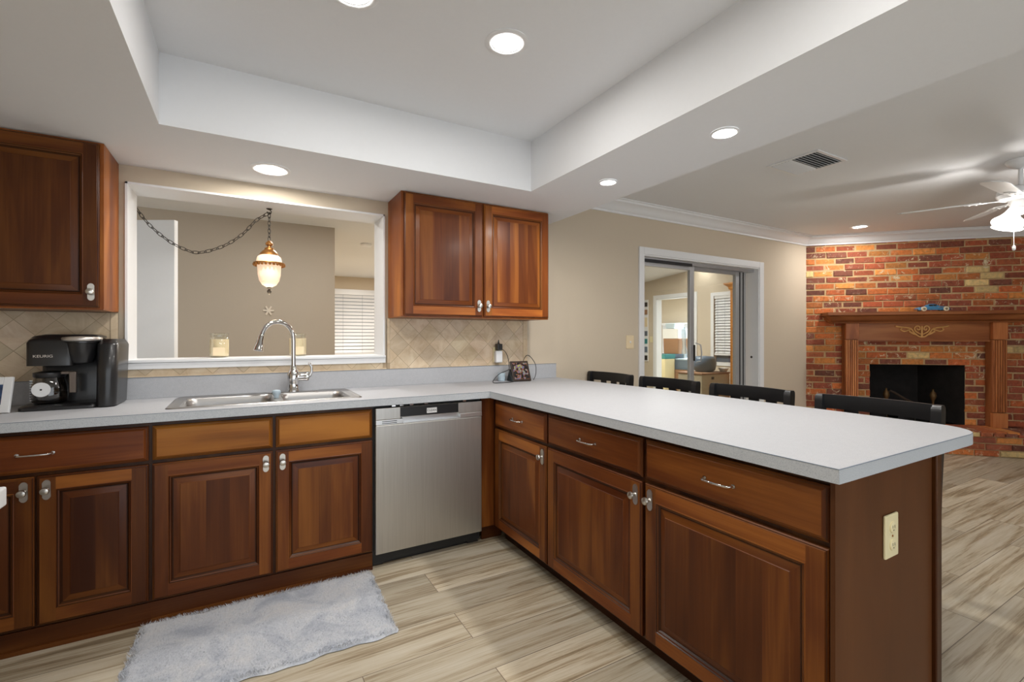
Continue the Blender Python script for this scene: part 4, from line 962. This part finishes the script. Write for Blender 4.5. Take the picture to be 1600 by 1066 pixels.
# ================================================================= DINING SIDE
dl = thing('panel_door', 'white door standing ajar in the room beyond the pass-through', 'door', (-.39, 3.90, 0), math.radians(150))
m = MB(); m.box(0, .80, -.0, .035, .01, 2.03); m.build('door_leaf', 'white', dl, world=False, bevel=.002)
m = MB(); m.lathe([(.03, 0), (.012, .01), (.012, .04), (.028, .055), (.001, .07)], .72, .035, 1.0, 16, 'y'); m.build('door_knob', 'nickel', dl, world=False, smooth=40)
m = MB()
for k in range(3):
    b = len(m.v); m.box(-.05, .05, -.006, .004, -.008, .008); m.xf(Matrix.Translation((.22, 5.442+.0012*k, 1.513)) @ Matrix.Rotation(PI*k/3, 4, 'Y'), b)
tag(m.build('wall_ornament', simple('pale_ornament', srgb(222, 212, 196), .6)), 'small pale snowflake ornament on the taupe wall behind the faucet', 'wall ornament')
def blinds(label, origin, ang, w, z0, z1, n, broken=0):
    t = thing('window_blinds', label, 'blinds', origin, ang)
    for k in range(n):
        z = z0+(z1-z0)*(k+.5)/n; m = MB(); h = (z1-z0)/n*.54
        m.loops([[(x, -.012, z-h*.75), (x, .010, z+h*.75), (x, .012, z+h*.7), (x, -.010, z-h*.8)] for x in (0.004, w-.004)]); m.build('slat', 'white', t, world=False)
    m = MB(); m.box(0, w, -.02, .02, z1, z1+.05); m.build('head_rail', 'white', t, world=False)
    m = MB(); m.box(0, w, -.015, .015, z0-.03, z0); m.build('bottom_rail', 'white', t, world=False)
    m = MB()
    for f_ in (.15, .5, .85): m.box(w*f_-.0012, w*f_+.0012, -.014, -.012, z0, z1)
    m.build('cords', 'bluegrey', t, world=False)
    return t
blinds('white slatted blinds seen through the right end of the pass-through', (1.54, 9.72, 0), 0, 1.06, .92, 2.08, 17)
m = MB(); m.box(1.52, 2.62, 9.80, 9.82, .86, 2.13); struct(m.build('window_2', 'sky'))
m = MB(); m.box(1.46, 1.52, 9.735, 9.75, .80, 2.19); m.box(2.62, 2.68, 9.735, 9.75, .80, 2.19); m.box(1.52, 2.62, 9.735, 9.75, 2.13, 2.19); m.box(1.52, 2.62, 9.735, 9.75, .80, .86); struct(m.build('trim_5', 'white'))

# ================================================================= SUN ROOM
m = MB(); m.box(XW+.06, XW+.07, 5.0, 5.42, .80, 1.96); struct(m.build('window_3', 'duskglass'))
m = MB()
for y0, y1, z0, z1 in ((4.94, 5.0, .74, 2.02), (5.42, 5.48, .74, 2.02), (5.0, 5.42, 1.96, 2.02), (5.0, 5.42, .74, .80)): m.box(XW-.015, XW, y0, y1, z0, z1)
struct(m.build('trim_6', 'white'))
blinds('white blinds over the sun room window, lifted above the carton', (XW+.02, 5.415, 0), -PI/2, .41, .95, 1.91, 20)
m = MB()
for y0, y1, z0, z1 in ((5.77, 5.83, 0, 2.07), (6.75, 6.82, 0, 2.07), (5.83, 6.75, 2.0, 2.07)): m.box(XW-.02, XW, y0, y1, z0, z1)
m.box(XW-.01, XW+.13, 6.735, 6.755, 0, 2.0); m.box(XW-.01, XW+.13, 5.825, 5.84, 0, 2.0); m.box(XW-.01, XW+.13, 5.83, 6.75, 1.985, 2.005)
struct(m.build('trim_7', 'white'))
hu = thing('hutch', 'honey wood hutch with crown, seen through the right side of the glass door', 'hutch', (6.8, 4.4, 0))
m = MB(); m.box(6.49, 7.15, 4.15, 4.60, 0, 2.00, 0, (1, 0, .4, 1)); m.build('carcass', 'pine', hu, bevel=.004)
m = MB(); m.loops([rrect(6.49-d, 7.15, 4.15-d, 4.60+d, .003, z) for d, z in ((0, 1.96), (.02, 1.98), (.025, 2.01), (.07, 2.05), (.07, 2.07))], 0, (1.1, 1, .2, 1)); m.build('crown', 'pine', hu, smooth=30)
m = MB(); m.box(6.482, 6.49, 4.18, 4.57, .10, 1.9, 0, (1.1, 0, .7, 1)); m.build('side_panel', 'pine', hu)
bx = thing('carton', 'cream carton with brown lid beside the hutch in the sun room', 'box', (6.3, 4.9, 0))
m = MB(); m.box(5.97, 6.62, 4.70, 5.15, 0, .665); m.build('carton_body', 'tanbox', bx, bevel=.01)
m = MB(); m.box(5.965, 6.625, 4.695, 5.155, .666, .69); m.build('carton_lid', 'cardboard', bx, bevel=.005)
m = MB(); m.box(6.18, 6.24, 4.696, 4.6995, .59, .63); m.build('printed_mark', 'blackm', bx)
m = MB(); m.lathe([(.12, 0), (.16, .03), (.18, .12), (.17, .20), (.14, .24), (.001, .25)], 6.34, 4.95, .691, 28); tag(m.build('cushion', 'bluegrey', smooth=50), 'blue-grey rounded cushion on top of the cream carton', 'cushion')
m = MB(); m.lathe([(.03, 0), (.05, .005), (.10, .06), (.105, .075), (.10, .073), (.05, .012)], 6.45, 4.76, .691, 24) if False else m.lathe([(.03, 0), (.05, .005), (.075, .05), (.078, .06), (.072, .058), (.045, .012)], 6.57, 4.775, .691, 24); tag(m.build('bowl', 'whitep', smooth=50), 'small white bowl on the carton against the hutch', 'bowl')
m = MB()
pf = thing('photo_collage', 'tall narrow collage of framed pictures at the left inside the glass door', 'wall picture', (XW, 7.09, 1.36))
m.box(XW-.02, XW-.001, 6.965, 7.33, .74, 2.0); m.build('backing', 'whitep', pf)
for k, (z0, z1, mm) in enumerate(((1.86, 1.95, 'blackm'), (1.70, 1.80, 'cardboard'), (1.45, 1.64, 'wax'), (1.26, 1.36, 'duskglass'), (1.10, 1.2, 'teal'), (.92, 1.04, 'bluegrey'), (.76, .86, 'blackm'))):
    m = MB(); m.box(XW-.024, XW-.019, 6.975, 7.31, z0, z1); m.build('picture', mm, pf)
m = MB(); m.box(XW-.008, XW, 6.845, 6.92, 1.13, 1.25); tag(m.build('light_switch', 'ivory', bevel=.002), 'ivory switch plate beside the sun room doorway casing', 'light switch')
# storage room clutter
def crate(label, x, y, z, w, d, h, mat, lid=None, name='storage_box', cat='box'):
    t = thing(name, label, cat, (x, y, z)); m = MB(); m.loops([rrect(x, x+d, y-w, y, .02, z+.001), rrect(x-.008, x+d+.008, y-w-.008, y+.008, .02, z+h*(.88 if lid else 1))]); m.build('box_body', mat, t, bevel=.004)
    if lid: m = MB(); m.box(x-.012, x+d+.012, y-w-.012, y+.012, z+h*.88+.001, z+h); m.build('lid', lid, t, bevel=.006)
    return t
crate('brown moving box at the bottom of the storage room pile', 8.3, 7.30, .0, .60, .5, .52, 'cardboard')
crate('grey tote on the bottom brown box of the storage pile', 8.32, 7.28, .521, .50, .45, .24, 'bluegrey', 'paleblue')
crate('green-lidded pale bin at the left of the storage pile', 7.97, 7.42, .0, .19, .3, .86, 'ivory', 'teal')
crate('upper brown box behind the wrapped frames in the storage pile', 8.35, 7.62, .861, .42, .4, .34, 'cardboard', name='storage_box')
crate('white box on top of the storage room pile', 8.35, 7.64, 1.202, .42, .4, .22, 'whitep')
crate('smaller white box topmost in the storage room pile', 8.38, 7.58, 1.425, .26, .3, .12, 'paleblue')
crate('plinth bin supporting the upper boxes in the storage pile', 8.34, 7.66, .0, .30, .4, .86, 'bluegrey')
for k, (y, lab) in enumerate(((7.08, 'clear plastic wrapped item leaning left in the storage room'), (6.93, 'clear plastic wrapped item leaning right in the storage room'))):
    m = MB(); rings = []
    for i in range(9):
        z = .78+i*.085; r = .055+.012*math.sin(i*1.3+k)-.002*i
        rings.append([(8.42+r*math.cos(2*PI*q/12)*.6, y+.015*i*(-1 if k else .3)+r*math.cos(2*PI*q/12+q)*.2+r*math.sin(2*PI*q/12), z) for q in range(12)])
    m.loops(rings); tag(m.build('wrapped_bundle', ['plasticfilm']), lab, 'wrapped item', None)
m = MB(); m.box(11.05, 11.08, 7.9, 10.1, .5, 1.62); struct(m.build('window_4', 'sky'))
blinds('bright white blinds on the far wall of the storage room', (11.02, 10.1, 0), -PI/2, 2.2, .55, 1.6, 22)

# ================================================================= RANGE AT THE LEFT EDGE
ra = thing('oven_range', 'white oven range of which only the white handle end shows at left', 'oven', (-.98, 1.5, 0))
m = MB(); m.box(-1.49, -.66, 1.15, 1.915, .0, .90); m.build('oven_body', 'whitep', ra, bevel=.006)
m = MB(); m.box(-1.40, -.68, 1.16, 1.90, .901, .915); m.build('cooktop', 'blackm', ra)
m = MB(); m.box(-.659, -.645, 1.19, 1.88, .22, .72); m.build('oven_door', 'whitep', ra, bevel=.004)
m = MB(); m.box(-.66, -.594, 1.20, 1.90, .757, .812); m.build('oven_handle', 'whitep', ra, bevel=.005)
